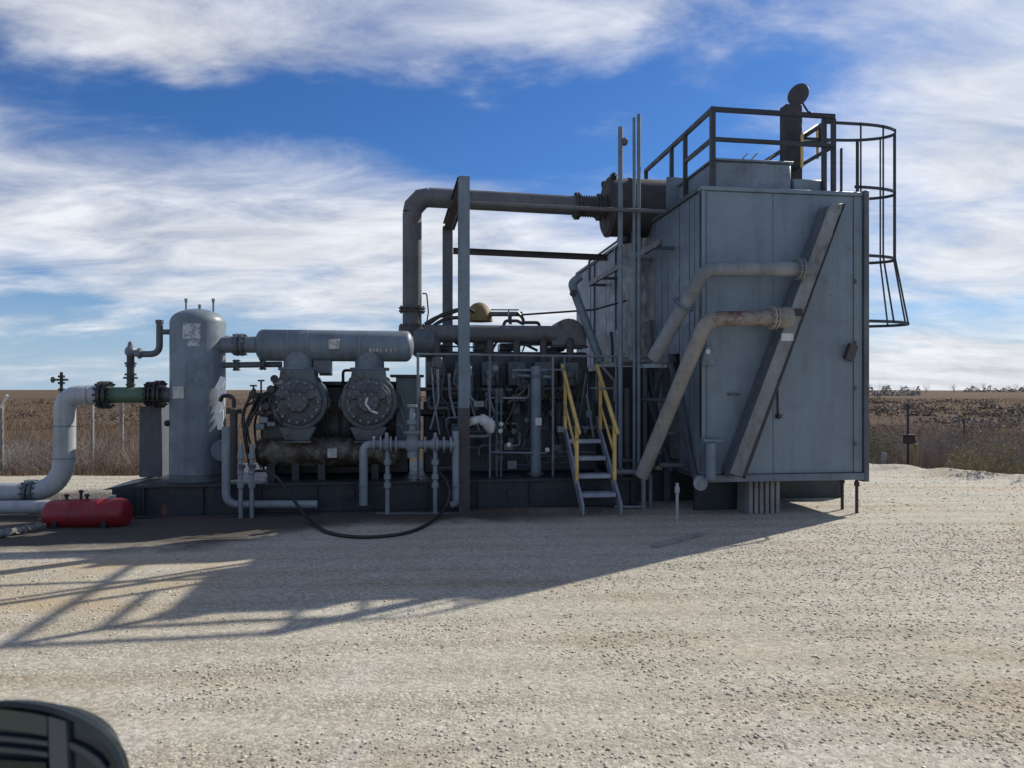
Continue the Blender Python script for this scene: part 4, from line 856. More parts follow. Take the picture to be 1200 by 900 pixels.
m = MB(); m.tube([SP(610, 369, 1.3), SP(696, 363, 1.3), SP(735, 352, 1.1)], .016, 8); m.build('control_rod', 'black', t)
m = MB()
cxp = TP(667, 1.1); hw = TP(688, 1.1)-TP(647, 1.1); zt = ZP(667, 373, 1.1); zb = ZP(667, 405, 1.1)
arc = [S(cxp-hw/2, 1.1, zb)]+[S(cxp-hw/2*math.cos(a), 1.1, zb+.12+(zt-zb-.12)*math.sin(a)) for a in [i*math.pi/10 for i in range(11)]]+[S(cxp+hw/2, 1.1, zb)]
m.prism(arc, V*.5); m.build('flywheel_guard', 'exhaust', t, bevel=.012)
m = MB(); m.box(cxp-hw/2-.02, cxp+hw/2+.02, 1.08, 1.62, zb-.03, zb-.002); m.build('guard_base', 'oily', t)
m = MB(); m.lathe(SP(668, 440, 1.1), -V, [(0, .30), (.05, .30), (.05, .22), (.1, .2)], 28); m.build('flywheel', 'oily', t)
m = MB(); m.box(TP(600, .8), TP(652, .8), .8, .86, zy(469, .8), zy(462, .8)); m.build('ochre_rail', 'orange', t, bevel=.005)
m = MB(); m.tube([SP(490, 456, .75), SP(600, 457, .75)], .028, 10); m.build('water_header', 'exhaust', t)
m = MB(); m.tube([SP(490, 484, .8), SP(545, 484, .8), SP(600, 485, .8)], .05, 12); m.build('oil_header', 'oily', t)
for i in range(38):
    px = random.uniform(498, 697); y0 = random.uniform(425, 470); y1 = y0+random.uniform(30, 80); v_ = random.uniform(.45, .85)
    m = MB(); P = [SP(px, y0, v_), SP(px+random.uniform(-6, 6), (y0+y1)/2, v_)]; P += [SP(P_ := px+random.choice((-1, 1))*random.uniform(6, 18), y1, v_)]
    m.tube(fil(P, .08), random.uniform(.010, .022), 8); m.build('oil_tube', random.choice(['pipe', 'paint_teal', 'hose', 'paint_dark']), t)
for i in range(30):
    px = random.uniform(500, 695); py = random.uniform(422, 545); v_ = random.uniform(.35, .85)
    m = MB(); 
    if i % 2: m.lathe(SP(px, py, v_), -V, [(0, .05), (.04, .05), (.05, .03)], 14)
    else: m.obox(SP(px, py, v_), U*random.uniform(.04, .09), V*.05, W*random.uniform(.04, .08))
    m.build('junction_box' if i % 2 == 0 else 'gauge', random.choice(['pipe', 'paint_dark', 'paint_teal', 'casting']), t, bevel=.006)
for i in range(22):
    px = random.uniform(500, 680); py = random.uniform(424, 550); v_ = random.uniform(.4, .82); w_ = random.uniform(15, 60)
    m = MB(); m.tube(fil([SP(px, py+random.choice((-14, 12)), v_+.05), SP(px, py, v_), SP(px+w_, py, v_), SP(px+w_, py+random.choice((-16, 18)), v_+.08)], .06), random.uniform(.010, .026), 8); m.build('conduit', random.choice(['paint', 'paint_teal', 'paint_dark', 'exhaust', 'pipe']), t)
for i in range(9):
    x0 = random.uniform(505, 560)+i*11; m = MB(); m.tube(spline([SP(x0, random.uniform(425, 440), .72), SP(x0+14, random.uniform(470, 500), .62), SP(x0+34, random.uniform(450, 480), .66), SP(x0+44, random.uniform(490, 530), .75)], 8), .013, 6); m.build('wiring', 'hose', t)
for px, py in ((596, 521), (641, 527), (587, 497), (586, 505)):
    m = MB(); m.lathe(SP(px, py, .3), -V, [(0, .032), (.03, .035), (.04, .02)], 12); m.build('gauge', 'white', t)
for px in (582, 587):
    m = MB(); m.tube([SP(px, 560, .35), SP(px, 455, .35)], .02, 8); [m.lathe(SP(px, y, .35), W, [(0, .035), (.05, .035)], 8) for y in (460, 472, 486, 504, 520, 538)]; m.build('valve_stack', 'paint_teal', t)
# engine skid handrail / cable tray in front
t = thing('deck_railing', S(TP(600, .2), .2, ZT), 'thin grey railing along the front of the engine', 'railing')
m = MB(); m.tube([SP(488, 415, .25), SP(722, 418, .25)], .016, 8); m.build('top_rail', 'paint', t)
m = MB(); m.tube([SP(574, 530, .25), SP(640, 531, .25)], .014, 8); m.build('lower_rail', 'paint', t)
for px in (490, 574, 648, 722):
    m = MB(); q = SP(px, 560, .25); q.z = ZT+.004; m.tube([q, SP(px, 416, .25)], .018, 8); m.build('post', 'paint', t)
m = MB(); m.tube([SP(692, 455, .25), SP(722, 455, .25)], .012, 8); m.tube([SP(706, 430, .3), SP(720, 446, .3), SP(720, 470, .3)], .02, 8); m.build('mid_rail', 'paint', t)
t = thing('riser_pipe', SP(628, 560, .3), 'stout bluish vertical pipe with a small white tag left of the stairs', 'pipe')
q = SP(628, 560, .3); q.z = ZT+.004
m = MB(); m.tube([q, SP(628, 442, .3), SP(628, 430, .32)], 6.3*K(628, .3), 18); m.build('pipe_run', 'paint', t)
m = MB(); m.lathe(SP(628, 442, .3), W, [(0, 8*k), (.03, 8*k)], 20); m.build('flange', 'paint_dark', t)
m = MB(); m.lathe(SP(628, 556, .3), W, [(0, 9*k), (.03, 9*k)], 20); m.build('foot_flange', 'paint_dark', t)
m = MB(); m.obox(SP(631, 494, .3-.09), U*.045, V*.006, W*.055); m.build('tag', 'white', t)
m = MB(); m.tube([SP(605, 440, .3), SP(648, 442, .3)], .022, 8); m.tube([SP(600, 434, .3), SP(640, 434, .3)], .014, 8); m.build('cross_pipe', 'paint', t)
# white cloth, shaped here as a wrapped hose end
t = thing('white_cloth', SP(560, 515, .0), 'white cloth shaped like a bent hose end beside the tall front post', 'hose')
m = MB(); m.tube(spline([SP(545, 500, .0), SP(553, 494, -.02), SP(564, 492, -.02), SP(573, 497, 0)], 6), [.045]*6+[.06]*6+[.085]*6+[.10], 14); m.build('cloth_bend', 'white', t)
m = MB(); m.lathe(SP(572, 495, .0), Vector((.35, 0, -1)), [(0, .10), (.08, .085), (.16, .03)], 14); m.build('cloth_end', 'white', t)
m = MB(); m.tube(spline([SP(546, 500, .0), SP(543, 520, .02), SP(543, 560, .03)], 6), .035, 10); m.build('hose_tail', 'pipe', t)
m = MB(); m.lathe(SP(565, 493.5, .0)-U*.015, U, [(0, .085), (.03, .085)], 18); m.build('strap', 'black', t)

# ------------------------------------------------------------------ stairs
t = thing('steel_stair', GP(690, 606), 'short steel stair with yellow handrails up to the engine deck', 'stairs')
vb = (GP(682, 605)-Vector((OX, OY, 0))); v_bot = -SA*vb.x+CA*vb.y
t_l = CA*vb.x+SA*vb.y; vb2 = (GP(727, 604)-Vector((OX, OY, 0))); t_r = CA*vb2.x+SA*vb2.y
v_top = v_bot+1.32; z_top = 1.15
def stp(tt_, q, dz=0): return S(tt_, v_bot+(v_top-v_bot)*q, z_top*q+dz)
for tt_ in (t_l, t_r):
    m = MB(); d = stp(tt_, 1)-stp(tt_, 0); nrm = d.normalized().cross(U)*(-1)
    m.prism([stp(tt_, .0), stp(tt_, 0, .16), stp(tt_, 1, .16), stp(tt_, 1, -.02), stp(tt_, .08, -.06)], U*.035); m.build('stringer', 'stair', t, bevel=.004)
for q in (.2, .4, .6, .8):
    c = stp((t_l+t_r)/2, q, .04); m = MB(); m.obox(c, U*((t_r-t_l)/2-.02), V*.12, W*.014); m.obox(c-V*.12-W*.01, U*((t_r-t_l)/2-.02), V*.008, W*.028); m.build('tread', 'stair', t)
m = MB(); m.box(t_l-.03, t_r+.35, v_top, v_top+.5, z_top-.04, z_top+.005); m.build('landing', 'paint', t)
for tt_ in (t_l+.01, t_r+.02):
    o_ = t
    top0 = stp(tt_, .15, .93); top1 = stp(tt_, 1.02, .92)
    m = MB(); m.bar(top0, top1, .05, .055); m.build('handrail', 'yellow', t, bevel=.008)
    for q in (.27, .86):
        m = MB(); m.bar(stp(tt_, q, .08), stp(tt_, q, .92), .05, .05); m.build('rail_post', 'yellow', t, bevel=.006)
    m = MB(); m.bar(stp(tt_, .27, .5), stp(tt_, .86, .5), .03, .035); m.build('mid_rail', 'yellow', t, bevel=.005)

# small pipes right of the stairs
t = thing('corner_pipe', SP(745, 600, -.05), 'pale square cornered pipe low at the right end of the skid', 'pipe')
q = SP(754, 596, -.08); q.z = -.01
m = MB(); m.tube(fil([SP(722, 553, -.08), SP(754, 553, -.08), q], .07), .035, 12); m.build('bent_pipe', 'pipe', t)
q = SP(762, 594, .0); q.z = -.01
m = MB(); m.tube([SP(762, 556, .0), q], .03, 12); m.build('side_leg', 'paint', t)
m = MB(); m.tube([SP(720, 594, -.1), SP(756, 594, -.1)], .02, 10); m.build('low_run', 'pipe', t)
t = thing('vent_stub', GP(793.5, 611), 'small pale grey stub pipe standing alone in the gravel right of the stairs', 'pipe')
g0 = GP(793.5, 611); m = MB(); m.tube([g0-W*.1, g0+W*.50], .019, 12); m.build('pipe_run', 'pipe_pale', t)
m = MB(); m.lathe(g0+W*.36, W, [(0, .022), (.015, .033), (.08, .033), (.1, .022)], 10); m.build('coupling', 'pipe_pale', t)
m = MB(); a, b = GP(765, 640, .022), GP(822, 626, .022); m.bar(a, b, .07, .035); o = m.build('timber_batten', 'timber', bevel=.004); tag(o, 'narrow grey batten lying on the shaded gravel near the cooler', 'board')

# ------------------------------------------------------------------ cooler
T0, T1 = 3.195, 5.595; V0, V1 = -.852, 6.6; Z0, Z1 = .464, 4.47
vof = lambda px: None
t = thing('aerial_cooler', S((T0+T1)/2, (V0+V1)/2, 0), 'tall grey sheet steel cooler house with railed roof and pipes on its face', 'cooler')
def FP(px, py, d=0):            # point on the front face (d in front of it)
    return SP(px, py, V0-d)
def VL(px):                     # depth coordinate on the left wall for a photo column
    lo, hi = V0, V1
    for _ in range(50):
        mid = (lo+hi)/2; q = S(T0, mid, 0); x = 600+F*q.x/q.y
        if x > px: lo = mid
        else: hi = mid
    return lo
ts = TP(1000, V0)
m = MB(); m.box(T0+.06, TP(906, V0)-.004, V0, V0+.04, Z0+.10, Z1-.06); m.build('front_panel', 'paint_cooler', t, bevel=.004)
m = MB(); m.box(TP(906, V0), ts-.004, V0, V0+.04, Z0+.10, Z1-.06); m.build('front_panel', 'paint_cooler', t, bevel=.004)
m = MB(); m.box(ts, T1-.05, V0-.012, V0+.04, Z0+.10, Z1-.06); m.build('edge_panel', 'paint_cooler', t, bevel=.004)
m = MB(); m.box(T0, T0+.056, V0-.02, V0+.06, Z0+.10, Z1-.06); m.build('corner_post', 'paint_cooler', t, bevel=.004)
m = MB(); m.box(T0+.0565, T0+.0595, V0-.024, V0+.05, Z0+.6, Z1-.08); m.box(T0-.006, T0-.0005, V0+.0, V0+.045, Z0+.6, Z1-.08); m.build('corner_gap_strip', 'black', t)  # black strips standing in for the dark gap at the corner
m = MB(); m.box(T1-.046, T1+.03, V0-.05, V0+.10, Z0-.03, Z1+.02); m.build('corner_post', 'paint_dark', t, bevel=.004)
m = MB(); m.box(T0-.08, T1-.05, V0-.06, V0+.08, Z0, Z0+.096); m.build('bottom_channel', 'paint', t, bevel=.006)
m = MB(); m.box(T0-.02, T1-.05, V0-.03, V0+.09, Z1-.056, Z1); m.build('top_trim', 'paint_cooler', t, bevel=.006)
m = MB(); c = S(T0-.05, V0-.075, Z0+.0); m.lathe(c, -V, [(0, .10), (.03, .10), (.03, .05), (.031, .048)], 20); m.lathe(c-V*.031, -V, [(0, .035), (.01, .035)], 14); m.build('lifting_eye', 'pipe', t)
for y in (330, 402, 455, 520):
    m = MB(); m.obox(S(ts+.02, V0-.02, ZP(1000, y, V0)), U*.012, V*.012, W*.03); m.build('hinge', 'paint_dark', t)
# left wall: separate sheets with open joints
edges = [V0+.07]+[VL(px) for px in (808, 796, 783, 768, 752, 737, 722, 710, 697, 687)]+[V1]
for i, (a, b) in enumerate(zip(edges[:-1], edges[1:])):
    zb = Z0+.1 if b < VL(788) else 2.25
    g = .022 if i not in (1,) else .04
    m = MB(); m.box(T0, T0+.03, a+g/2, b-g/2, zb, Z1-.06)
    if i % 3 == 0: m.box(T0-.010, T0-.0005, (a+b)/2-.012, (a+b)/2+.012, zb+.02, Z1-.08)
    m.build('side_panel', 'paint_side', t, bevel=.003)
for i in (7, 9):
    m = MB(); m.box(T0-.03, T0-.0125, edges[i]-.03, edges[i]+.03, 2.2, Z1-.06); m.build('side_rib', 'paint_dark', t)
m = MB(); m.box(T0-.035, T0+.05, V0+.1, V1, Z1-.056, Z1); m.build('eave_trim', 'paint_dark', t)
m = MB(); m.box(T0-.06, T0+.06, VL(788), V1, 2.12, 2.245); m.build('side_beam', 'paint_dark', t)
for px in (780, 762, 735, 708, 690):
    v_ = VL(px); m = MB(); m.box(T0-.04, T0+.06, v_-.05, v_+.05, 0, 2.118); m.build('leg', 'paint_dark', t)
for a, b in ((782, 762), (762, 740), (735, 715)):
    m = MB(); m.bar(S(T0-.02, VL(a), .55), S(T0-.02, VL(b), 2.1), .05, .05); m.bar(S(T0-.08, VL(b), .55), S(T0-.08, VL(a), 2.1), .05, .05); m.build('cross_brace', 'paint_dark', t)
m = MB(); m.box(T1-.04, T1, V0+.104, V1, Z0, Z1-.06); m.build('right_wall', 'paint_side', t)
m = MB(); m.box(T0, T1, V1+.004, V1+.04, .0, Z1-.06); m.build('rear_wall', 'paint_side', t)
m = MB(); m.box(T0+.06, T1-.05, V0+.1, V1, Z1-.052, Z1-.004); m.build('roof_deck', 'void', t)
m = MB(); m.box(T0+.06, T1-.05, V0+.1, V1, Z0+.02, Z0+.08); m.build('floor_deck', 'void', t)
m = MB(); m.box(T0+.5, T0+.54, VL(788), V1-.1, Z0+.1, 2.3); m.build('inner_shade_sheet', 'void', t)  # dark sheet put in for the shaded interior behind the legs
# fan cowl wedges under the side wall
for a, b in ((720, 700), (742, 722), (768, 748)):
    va, vb_ = VL(a), VL(b); m = MB(); m.prism([S(T0-.05, va, 2.26), S(T0-.05, vb_, 2.26), S(T0-.05, vb_-.15, 2.85), S(T0-.05, va+.15, 2.85)], U*.048); m.build('fan_cowl', 'paint_dark', t)
# roof header box
HB0, HB1 = V0+.09, V0+1.45; hz = 4.86; th0 = TP(836, HB0)
m = MB(); m.box(th0, TP(928, HB0), HB0, HB1, Z1+.003, hz); m.build('header_box', 'paint', t, bevel=.03)
m = MB(); m.box(th0-.02, TP(930, HB0), HB0-.01, HB1+.03, hz+.001, hz+.03); m.build('header_lid', 'paint', t, bevel=.006)
m = MB(); m.box(T0+.02, T0+.34, .55, .58, Z1-.02, 5.0); m.build('header_end_plate', 'paint', t, bevel=.004)
m = MB(); m.box(TP(930.5, HB0)+.004, TP(970, HB0), HB0+.01, HB1, Z1+.003, 4.66); m.build('header_step', 'paint_cooler', t, bevel=.02)
# little tilted vent rods on the header
for px in (862, 873, 893):
    m = MB(); m.tube([SP(px, 195, 0.3), SP(px+14, 180, 0.6)], .013, 6); m.tube([SP(px+9, 185, .5), SP(px+9, 196, .5)], .010, 6); m.build('vent_rod', 'black', t)
# ledge walkway bracket on the left wall
za = ZP(820, 229, V0)
m = MB(); a = S(T0-.30, V0+.75, 3.86); b = S(T0-.30, 4.2, 3.86); m.bar(a, b, .05, .09); m.build('walkway_edge', 'paint_dark', t)
m = MB(); a = S(T0-.30, V0+2.0, 4.32); b = S(T0-.30, 4.2, 4.32); m.tube([a, b], .022, 8); m.tube([a, a-W*.46], .022, 8); m.tube([b, b-W*.46], .022, 8); m.build('walkway_rail', 'paint_dark', t)
for v_ in (0.2, 1.2, 2.2, 3.2, 4.1):
    m = MB(); m.bar(S(T0-.31, v_, 3.83), S(T0-.002, v_, 3.83), .04, .05); m.build('walkway_bracket', 'paint_dark', t)
# diagonal duct on the face
def band(m, x0a, x0b, y0, x1a, x1b, y1, d0, d1):
    p = [FP(x0a, y0, d1), FP(x0b, y0+5, d1), FP(x1b, y1-2, d1), FP(x1a, y1, d1)]; q = [FP(0, 0, 0)]*4
    tz = [((x-S(0, 0, 0)).dot(U), x.z) for x in p]
    a = [S(a_, V0-d1, z_) for a_, z_ in tz]; b = [S(a_, V0-d0, z_) for a_, z_ in tz]
    m.add(a+b, [(0, 1, 2, 3), (7, 6, 5, 4), (0, 4, 5, 1), (1, 5, 6, 2), (2, 6, 7, 3), (3, 7, 4, 0)])
m = MB(); band(m, 855, 871, 555, 972, 989, 240, .03, .30); m.build('diagonal_duct', 'duct_side', t, bevel=.008)
m = MB(); band(m, 855.3, 870.7, 554.5, 972.3, 988.7, 240.5, .3005, .312); m.build('duct_face', 'channel', t, bevel=.003)
m = MB(); band(m, 871.6, 873.6, 556, 989.6, 991.2, 240, .02, .325); m.build('duct_edge_strip', 'black', t)
m = MB(); band(m, 849, 854.5, 555, 966, 971.5, 243, .003, .10); m.build('duct_backing', 'paint_dark', t)
for y, w_ in ((395, 1), (366, 1)):
    q = (555-y)/315; x = 863+117.5*q; m = MB(); c = FP(x, y, .318); m.obox(c, U*.085, V*.006, W*.05); m.build('duct_patch', 'rust' if y == 366 else 'white', t)
# pipes on the face
kf = K(880, V0)
dpt = .42
m = MB(); m.tube(fil([FP(948, 315, dpt), FP(826, 316, dpt), SP(766, 420, V0+.3)], .22, 10), 8.2*kf, 22); m.build('upper_pipe', 'pipe_dull', t)
m = MB(); m.flange(FP(936, 315, dpt), U, 12.5*kf, .03, 10); m.build('flange', 'pipe_dull', t)
m = MB(); m.flange(SP(802, 357, V0-.12), (SP(766, 420, V0+.3)-FP(826, 316, dpt)), 13*kf, .02, 8); m.build('flange', 'paint', t)
lp = fil([FP(926, 372, dpt), FP(828, 374, dpt), SP(752, 558, V0+.45)], .24, 10)
m = MB(); m.tube(lp[:6], 8.4*kf, 22); m.build('lower_pipe_elbow', 'pipe_rusty', t)
m = MB(); m.tube(lp[5:], 8.35*kf, 22); m.lathe(lp[5]-(lp[6]-lp[5]).normalized()*.01, lp[6]-lp[5], [(0, 8.7*kf), (.02, 8.7*kf)], 22); m.build('lower_pipe', 'pipe_rust', t)
m = MB(); m.flange(FP(906, 372, dpt), U, 13.5*kf, .035, 10); m.lathe(FP(912, 372, dpt), U, [(0, 9*kf), (.05, 12*kf), (.16, 12*kf)], 18); m.build('flange', 'pipe_rust', t)
# support shelf under the pipe, lug and bracket
m = MB(); m.bar(SP(752, 429, V0+.3), SP(780, 429, V0+.3), .14, .05); m.build('pipe_shelf', 'paint', t)
m = MB(); c = FP(829.5, 416, .06); m.prism([c+U*-.10-W*.14, c+U*.11-W*.14, c+U*.05+W*.12, c-U*.03+W*.12], -V*.03); m.build('lug', 'paint', t, bevel=.006)
m = MB(); c = FP(829.5, 412, .09); m.lathe(c-V*.001, -V, [(0, .035), (.006, .035)], 14); m.build('lug_hole_bush', 'white', t)
m = MB(); m.bar(FP(994, 422, .06), FP(1000, 404, .06), .07, .12, up=U); m.build('latch_bracket', 'darkrust', t)
m = MB(); m.tube([FP(911, 452, .02), FP(912, 488, .02)], .012, 6); m.ball(FP(912, 488, .03), .035); m.build('pull_chain', 'black', t)
m = MB(); m.lathe(FP(918, 488, .0), -V, [(0, .03), (.02, .03)], 12); m.build('thermowell', 'pipe', t)
m = MB(); m.tube([FP(824, 517, .1), FP(846, 517, .1)], .03, 10); m.lathe(FP(833, 562, .16), W, [(0, .07), (ZP(833, 520, V0)-ZP(833, 562, V0), .07)], 18); m.build('standpipe', 'paint_cooler', t)
m = MB(); m.obox(FP(860, 462, .02), U*.08, V*.015, W*.015); m.build('handle', 'paint_dark', t)
# diagonal brace on the lower left side
m = MB(); m.bar(S(T0-.12, VL(795), 2.1), S(T0-.05, V0+.1, .5), .05, .05); m.build('side_brace', 'paint_dark', t)
m = MB(); m.bar(S(T0-.14, VL(760), 2.0), S(T0-.08, VL(792), .5), .05, .05); m.build('side_brace', 'paint_dark', t)
# roof railing
vr = -.815; ra = SP(835, 128, vr); tA = (ra-S(0, 0, 0)).dot(U); zt_ = ra.z; zm = ZP(835, 163, vr); rb_t = TP(978, vr)
def VT(tt_, px):
    lo, hi = V0, 9.0
    for _ in range(50):
        mid = (lo+hi)/2; q = S(tt_, mid, 0)
        if 600+F*q.x/q.y > px: lo = mid
        else: hi = mid
    return lo
vfar = VT(tA, 756); v803 = VT(tA, 803); v787 = VT(tA, 787)
rp = [S(tA, vfar, zt_), S(tA, vr, zt_), S(rb_t, vr, zt_-.01), S(rb_t, 3.2, zt_-.01)]
m = MB(); m.bar(rp[1]+U*-.03, rp[2], .05, .06); m.build('top_rail', 'rail', t)
m = MB(); m.bar(rp[0], rp[1]-V*.03, .05, .06); m.build('top_rail', 'rail', t)
m = MB(); m.bar(rp[2]+V*.03, rp[3], .04, .05); m.build('top_rail', 'rail', t)
dm = W*(zm-zt_)
m = MB(); m.bar(rp[1]+dm+U*.03, rp[2]+dm, .05, .05); m.build('mid_rail', 'rail', t)
m = MB(); m.bar(S(tA, v803, zm), rp[1]+dm+V*.03, .05, .05); m.build('mid_rail', 'rail', t)
m = MB(); m.bar(rp[2]+dm+V*.03, rp[3]+dm, .04, .04); m.build('mid_rail', 'rail', t)
def post(tt_, v_, zb, ztp, w_=.055):
    m = MB(); m.bar(S(tt_, v_, zb), S(tt_, v_, ztp), w_, w_); m.build('rail_post', 'rail', t)
post(tA, vr, Z1+.002, zt_-.031, .065); post(tA, v803, Z1+.002, zt_-.031); post(tA, v787, Z1+.002, zt_-.031); post(tA, vfar-.05, Z1-.3, zt_-.031)
post(rb_t-.14, vr+.03, Z1+.002, zt_-.036); post(rb_t, vr+.03, Z1+.002, zt_-.036); post(rb_t, 1.4, Z1+.002, zt_-.036); post(rb_t, 3.1, Z1+.002, zt_-.036)
m = MB(); m.bar(S(tA, vfar-.05, zt_-.55), S(tA+.55, vfar-.05, zt_-.55), .05, .06); m.build('mid_rail', 'rail', t)
# rust brown vent stack with a flap
c = SP(931, 197, .3); 
t2 = thing('vent_stack', c, 'rust brown stack with a round rain flap standing on the cooler roof', 'stack')
m = MB(); ks = K(931, .3); m.box(TP(921, .3), TP(940.5, .3), .3, .3+15*ks, Z1+.005, ZP(931, 122, .3)); m.build('stack_body', 'rust', t2, bevel=.008)
m = MB(); c = SP(935.5, 111, .42); ax_ = Vector((-.72, -.68, .10)).normalized(); m.lathe(c-ax_*.02, ax_, [(0, 12.5*ks), (.012, 13.2*ks), (.03, 13.2*ks), (.04, 12.5*ks)], 26); m.build('rain_flap', 'darkrust', t2)
m = MB(); m.tube(spline([SP(940, 120, .42), SP(945, 128, .42), SP(948, 133, .42)], 5), .016, 8); m.ball(SP(949, 133, .42), .035); m.build('counterweight', 'black', t2)
t2 = thing('swing_gate', SP(950, 195, .1), 'small dull yellow gate frame between the brown stack and the ladder cage', 'gate')
m = MB(); m.tube(fil([SP(940, 196, -.1), SP(940, 158, -.1), SP(958, 146, .35), SP(958, 186, .35)], .05), .022, 8); m.build('gate_frame', 'yellow', t2)
m = MB(); m.tube([SP(942, 166, -.1), SP(972, 166, -.05)], .018, 8); m.build('gate_bar', 'rail', t2)
m = MB(); m.obox(SP(963, 157, -.1), U*.035, V*.04, W*.10); m.build('gate_latch', 'rail', t2, bevel=.01)
# ladder with safety cage on the right wall
t2 = thing('caged_ladder', S(T1+.2, -.2, 2.4), 'black ladder with a hooped safety cage on the right wall of the cooler', 'ladder')
lc = -.22; hw = .34
def hoop(z, reach, w_, t_in=0.0, n=18):
    pts = [S(T1+t_in+.0, lc-w_, z)]+[S(T1+.12+(reach-.12)*math.sin(a), lc-w_*math.cos(a), z) for a in [math.pi*i/n for i in range(n+1)]]+[S(T1+t_in, lc+w_, z)]
    return pts
zc = [ZP(1030, y, lc) for y in (157, 228, 305, 380)]
kk = K(1030, lc)
r1 = TP(1047, lc)-T1; r2 = TP(1061, lc)-T1
for z_, re, w_, ti in ((zc[0], r1, hw, -.42), (zc[1], r1, hw, .03), (zc[2], r1, hw, .03), (zc[3], r2, hw+.12, .03)):
    P = hoop(z_, re, w_, ti); m = MB()
    for a, b in zip(P[:-1], P[1:]): m.bar(a, b+(b-a).normalized()*.006, .014, .042)
    m.build('hoop', 'rail', t2)
for i in range(7):
    a = math.pi*(i+.0)/6; f = lambda re, w_: (T1+.12+(re-.12)*math.sin(a), lc-w_*math.cos(a))
    p1 = f(r1+.008, hw+.008); p2 = f(r2+.008, hw+.128); m = MB()
    for z0_, z1_, q0, q1 in ((zc[2], zc[0]+.02, p1, p1), (zc[3]-.02, zc[2], p2, p1)):
        m.bar(S(q0[0], q0[1], z0_), S(q1[0], q1[1], z1_), .026, .012, up=U)
    m.build('cage_strip', 'rail', t2)
for s_ in (-1, 1):
    m = MB(); m.bar(S(T1+.16, lc+s_*.2, 2.2), S(T1+.16, lc+s_*.2, Z1+.9), .05, .014, up=U); m.build('stile', 'rail', t2)
    for z_ in (2.4, 3.4, 4.3):
        m = MB(); m.bar(S(T1+.002, lc+s_*.2, z_), S(T1+.15, lc+s_*.2, z_), .04, .02); m.build('standoff', 'rail', t2)
for i in range(8):
    z_ = 2.3+.3*i; m = MB(); m.tube([S(T1+.16, lc-.2, z_), S(T1+.16, lc+.2, z_)], .011, 6); m.build('rung', 'rail', t2)

# blocks and rods under the cooler
t2 = thing('pier_block', S(TP(896, V0+.1), V0+.3, 0), 'ribbed grey pier block under the front of the cooler', 'block')
x0, x1 = TP(877, V0+.1), TP(915, V0+.1)
m = MB(); m.box(x0, x1, V0+.16, V0+.45, 0, Z0-.004); m.build('core', 'timber', t2)
for i in range(6):
    w_ = (x1-x0)/6; m = MB(); m.box(x0+w_*i+.012, x0+w_*(i+1)-.012, V0+.1, V0+.157, 0, Z0-.005-.01*random.random()); m.build('rib', 'timber', t2, bevel=.006)
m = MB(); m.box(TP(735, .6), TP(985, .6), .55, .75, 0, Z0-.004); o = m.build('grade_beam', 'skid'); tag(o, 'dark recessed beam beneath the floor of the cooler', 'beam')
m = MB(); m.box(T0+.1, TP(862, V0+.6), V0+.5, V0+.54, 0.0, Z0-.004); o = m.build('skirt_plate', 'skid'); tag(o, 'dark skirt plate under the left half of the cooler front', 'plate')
for px, v_, yb, lab in ((987, V0+.3, 603, 'shorter rusty rod below the right end of the cooler'), (1004, V0-.02, 607, 'longer rusty rod below the right corner of the cooler')):
    q = SP(px, yb, v_); q.z = -.05; m = MB(); m.tube([q, Vector((q.x, q.y, Z0+.02))], .022, 10); m.lathe((q.x, q.y, Z0-.09), W, [(0, .035), (.06, .035)], 6); tag(m.build('anchor_rod', 'rust'), lab, 'rod', 'rusty rods under the cooler')

# tall vent pipes left of the cooler
def tall(px, y0, y1, v_, r_, label, cap):
    q = SP(px, y1, v_); q.z = ZT+.004 if v_ > .02 else 0
    t3 = thing('vent_pipe', q, label, 'pipe'); m = MB(); m.tube([q, SP(px, y0, v_)], r_*K(px, v_), 14); m.build('pipe_run', 'paint', t3)
    for y in (300, 420):
        m = MB(); m.bar(SP(px, y, v_), SP(px, y, v_)+U*.12, .03, .03); m.build('clip', 'paint_dark', t3)
    if cap: 
        m = MB(); m.ball(SP(px+5, y0+17, v_-.02), .05, .05, .06); m.tube([SP(px, y0+17, v_), SP(px+5, y0+17, v_)], .02, 8); m.build('whistle', 'paint_dark', t3)
tall(727, 149, 558, .12, 2.8, 'left tall thin vent pipe with a small knob near its top', True)
tall(743.2, 138, 556, .12, 1.9, 'middle tall thin vent pipe, left of the close pair by the cooler', False)
tall(748.6, 134, 556, .10, 2.2, 'right tall thin vent pipe, right of the close pair by the cooler', False)
# header frame and diagonal pipe at the far lower end of the cooler
t3 = thing('slanted_duct', SP(700, 420, .9), 'slanted grey pipe leaning against the far left end of the cooler wall', 'pipe')
m = MB(); m.tube(fil([SP(680, 324, 1.1), SP(670, 332, 1.1), SP(676, 350, 1.1), SP(704, 424, .9)], .08), 5*K(690, 1), 14); m.build('pipe_run', 'paint', t3)
m = MB(); m.lathe(SP(671, 344, 1.05), -V, [(0, .05), (.1, .05)], 12); m.build('boss', 'black', t3)
t3 = thing('lower_cooler_frame', S(TP(760, .1), .1, 0), 'dark pipework and brackets in the shadow between the stairs and the cooler', 'frame')
for x0, y0, x1, y1, v_, r_ in ((730, 426, 760, 426, .3, .03), (752, 468, 800, 470, .2, .025), (735, 455, 735, 556, .5, .05), (756, 430, 756, 556, .4, .04), (770, 508, 790, 508, -.3, .03), (772, 545, 815, 545, -.4, .035), (708, 540, 760, 540, .3, .04)):
    m = MB(); m.tube([SP(x0, y0, v_), SP(x1, y1, v_)], r_, 10); m.build('pipe_run', 'paint_dark', t3)
m = MB(); m.box(TP(700, 1.2), TP(760, 1.2), 1.2, 1.3, ZT, ZP(730, 430, 1.2)); m.build('back_panel', 'oily', t3)
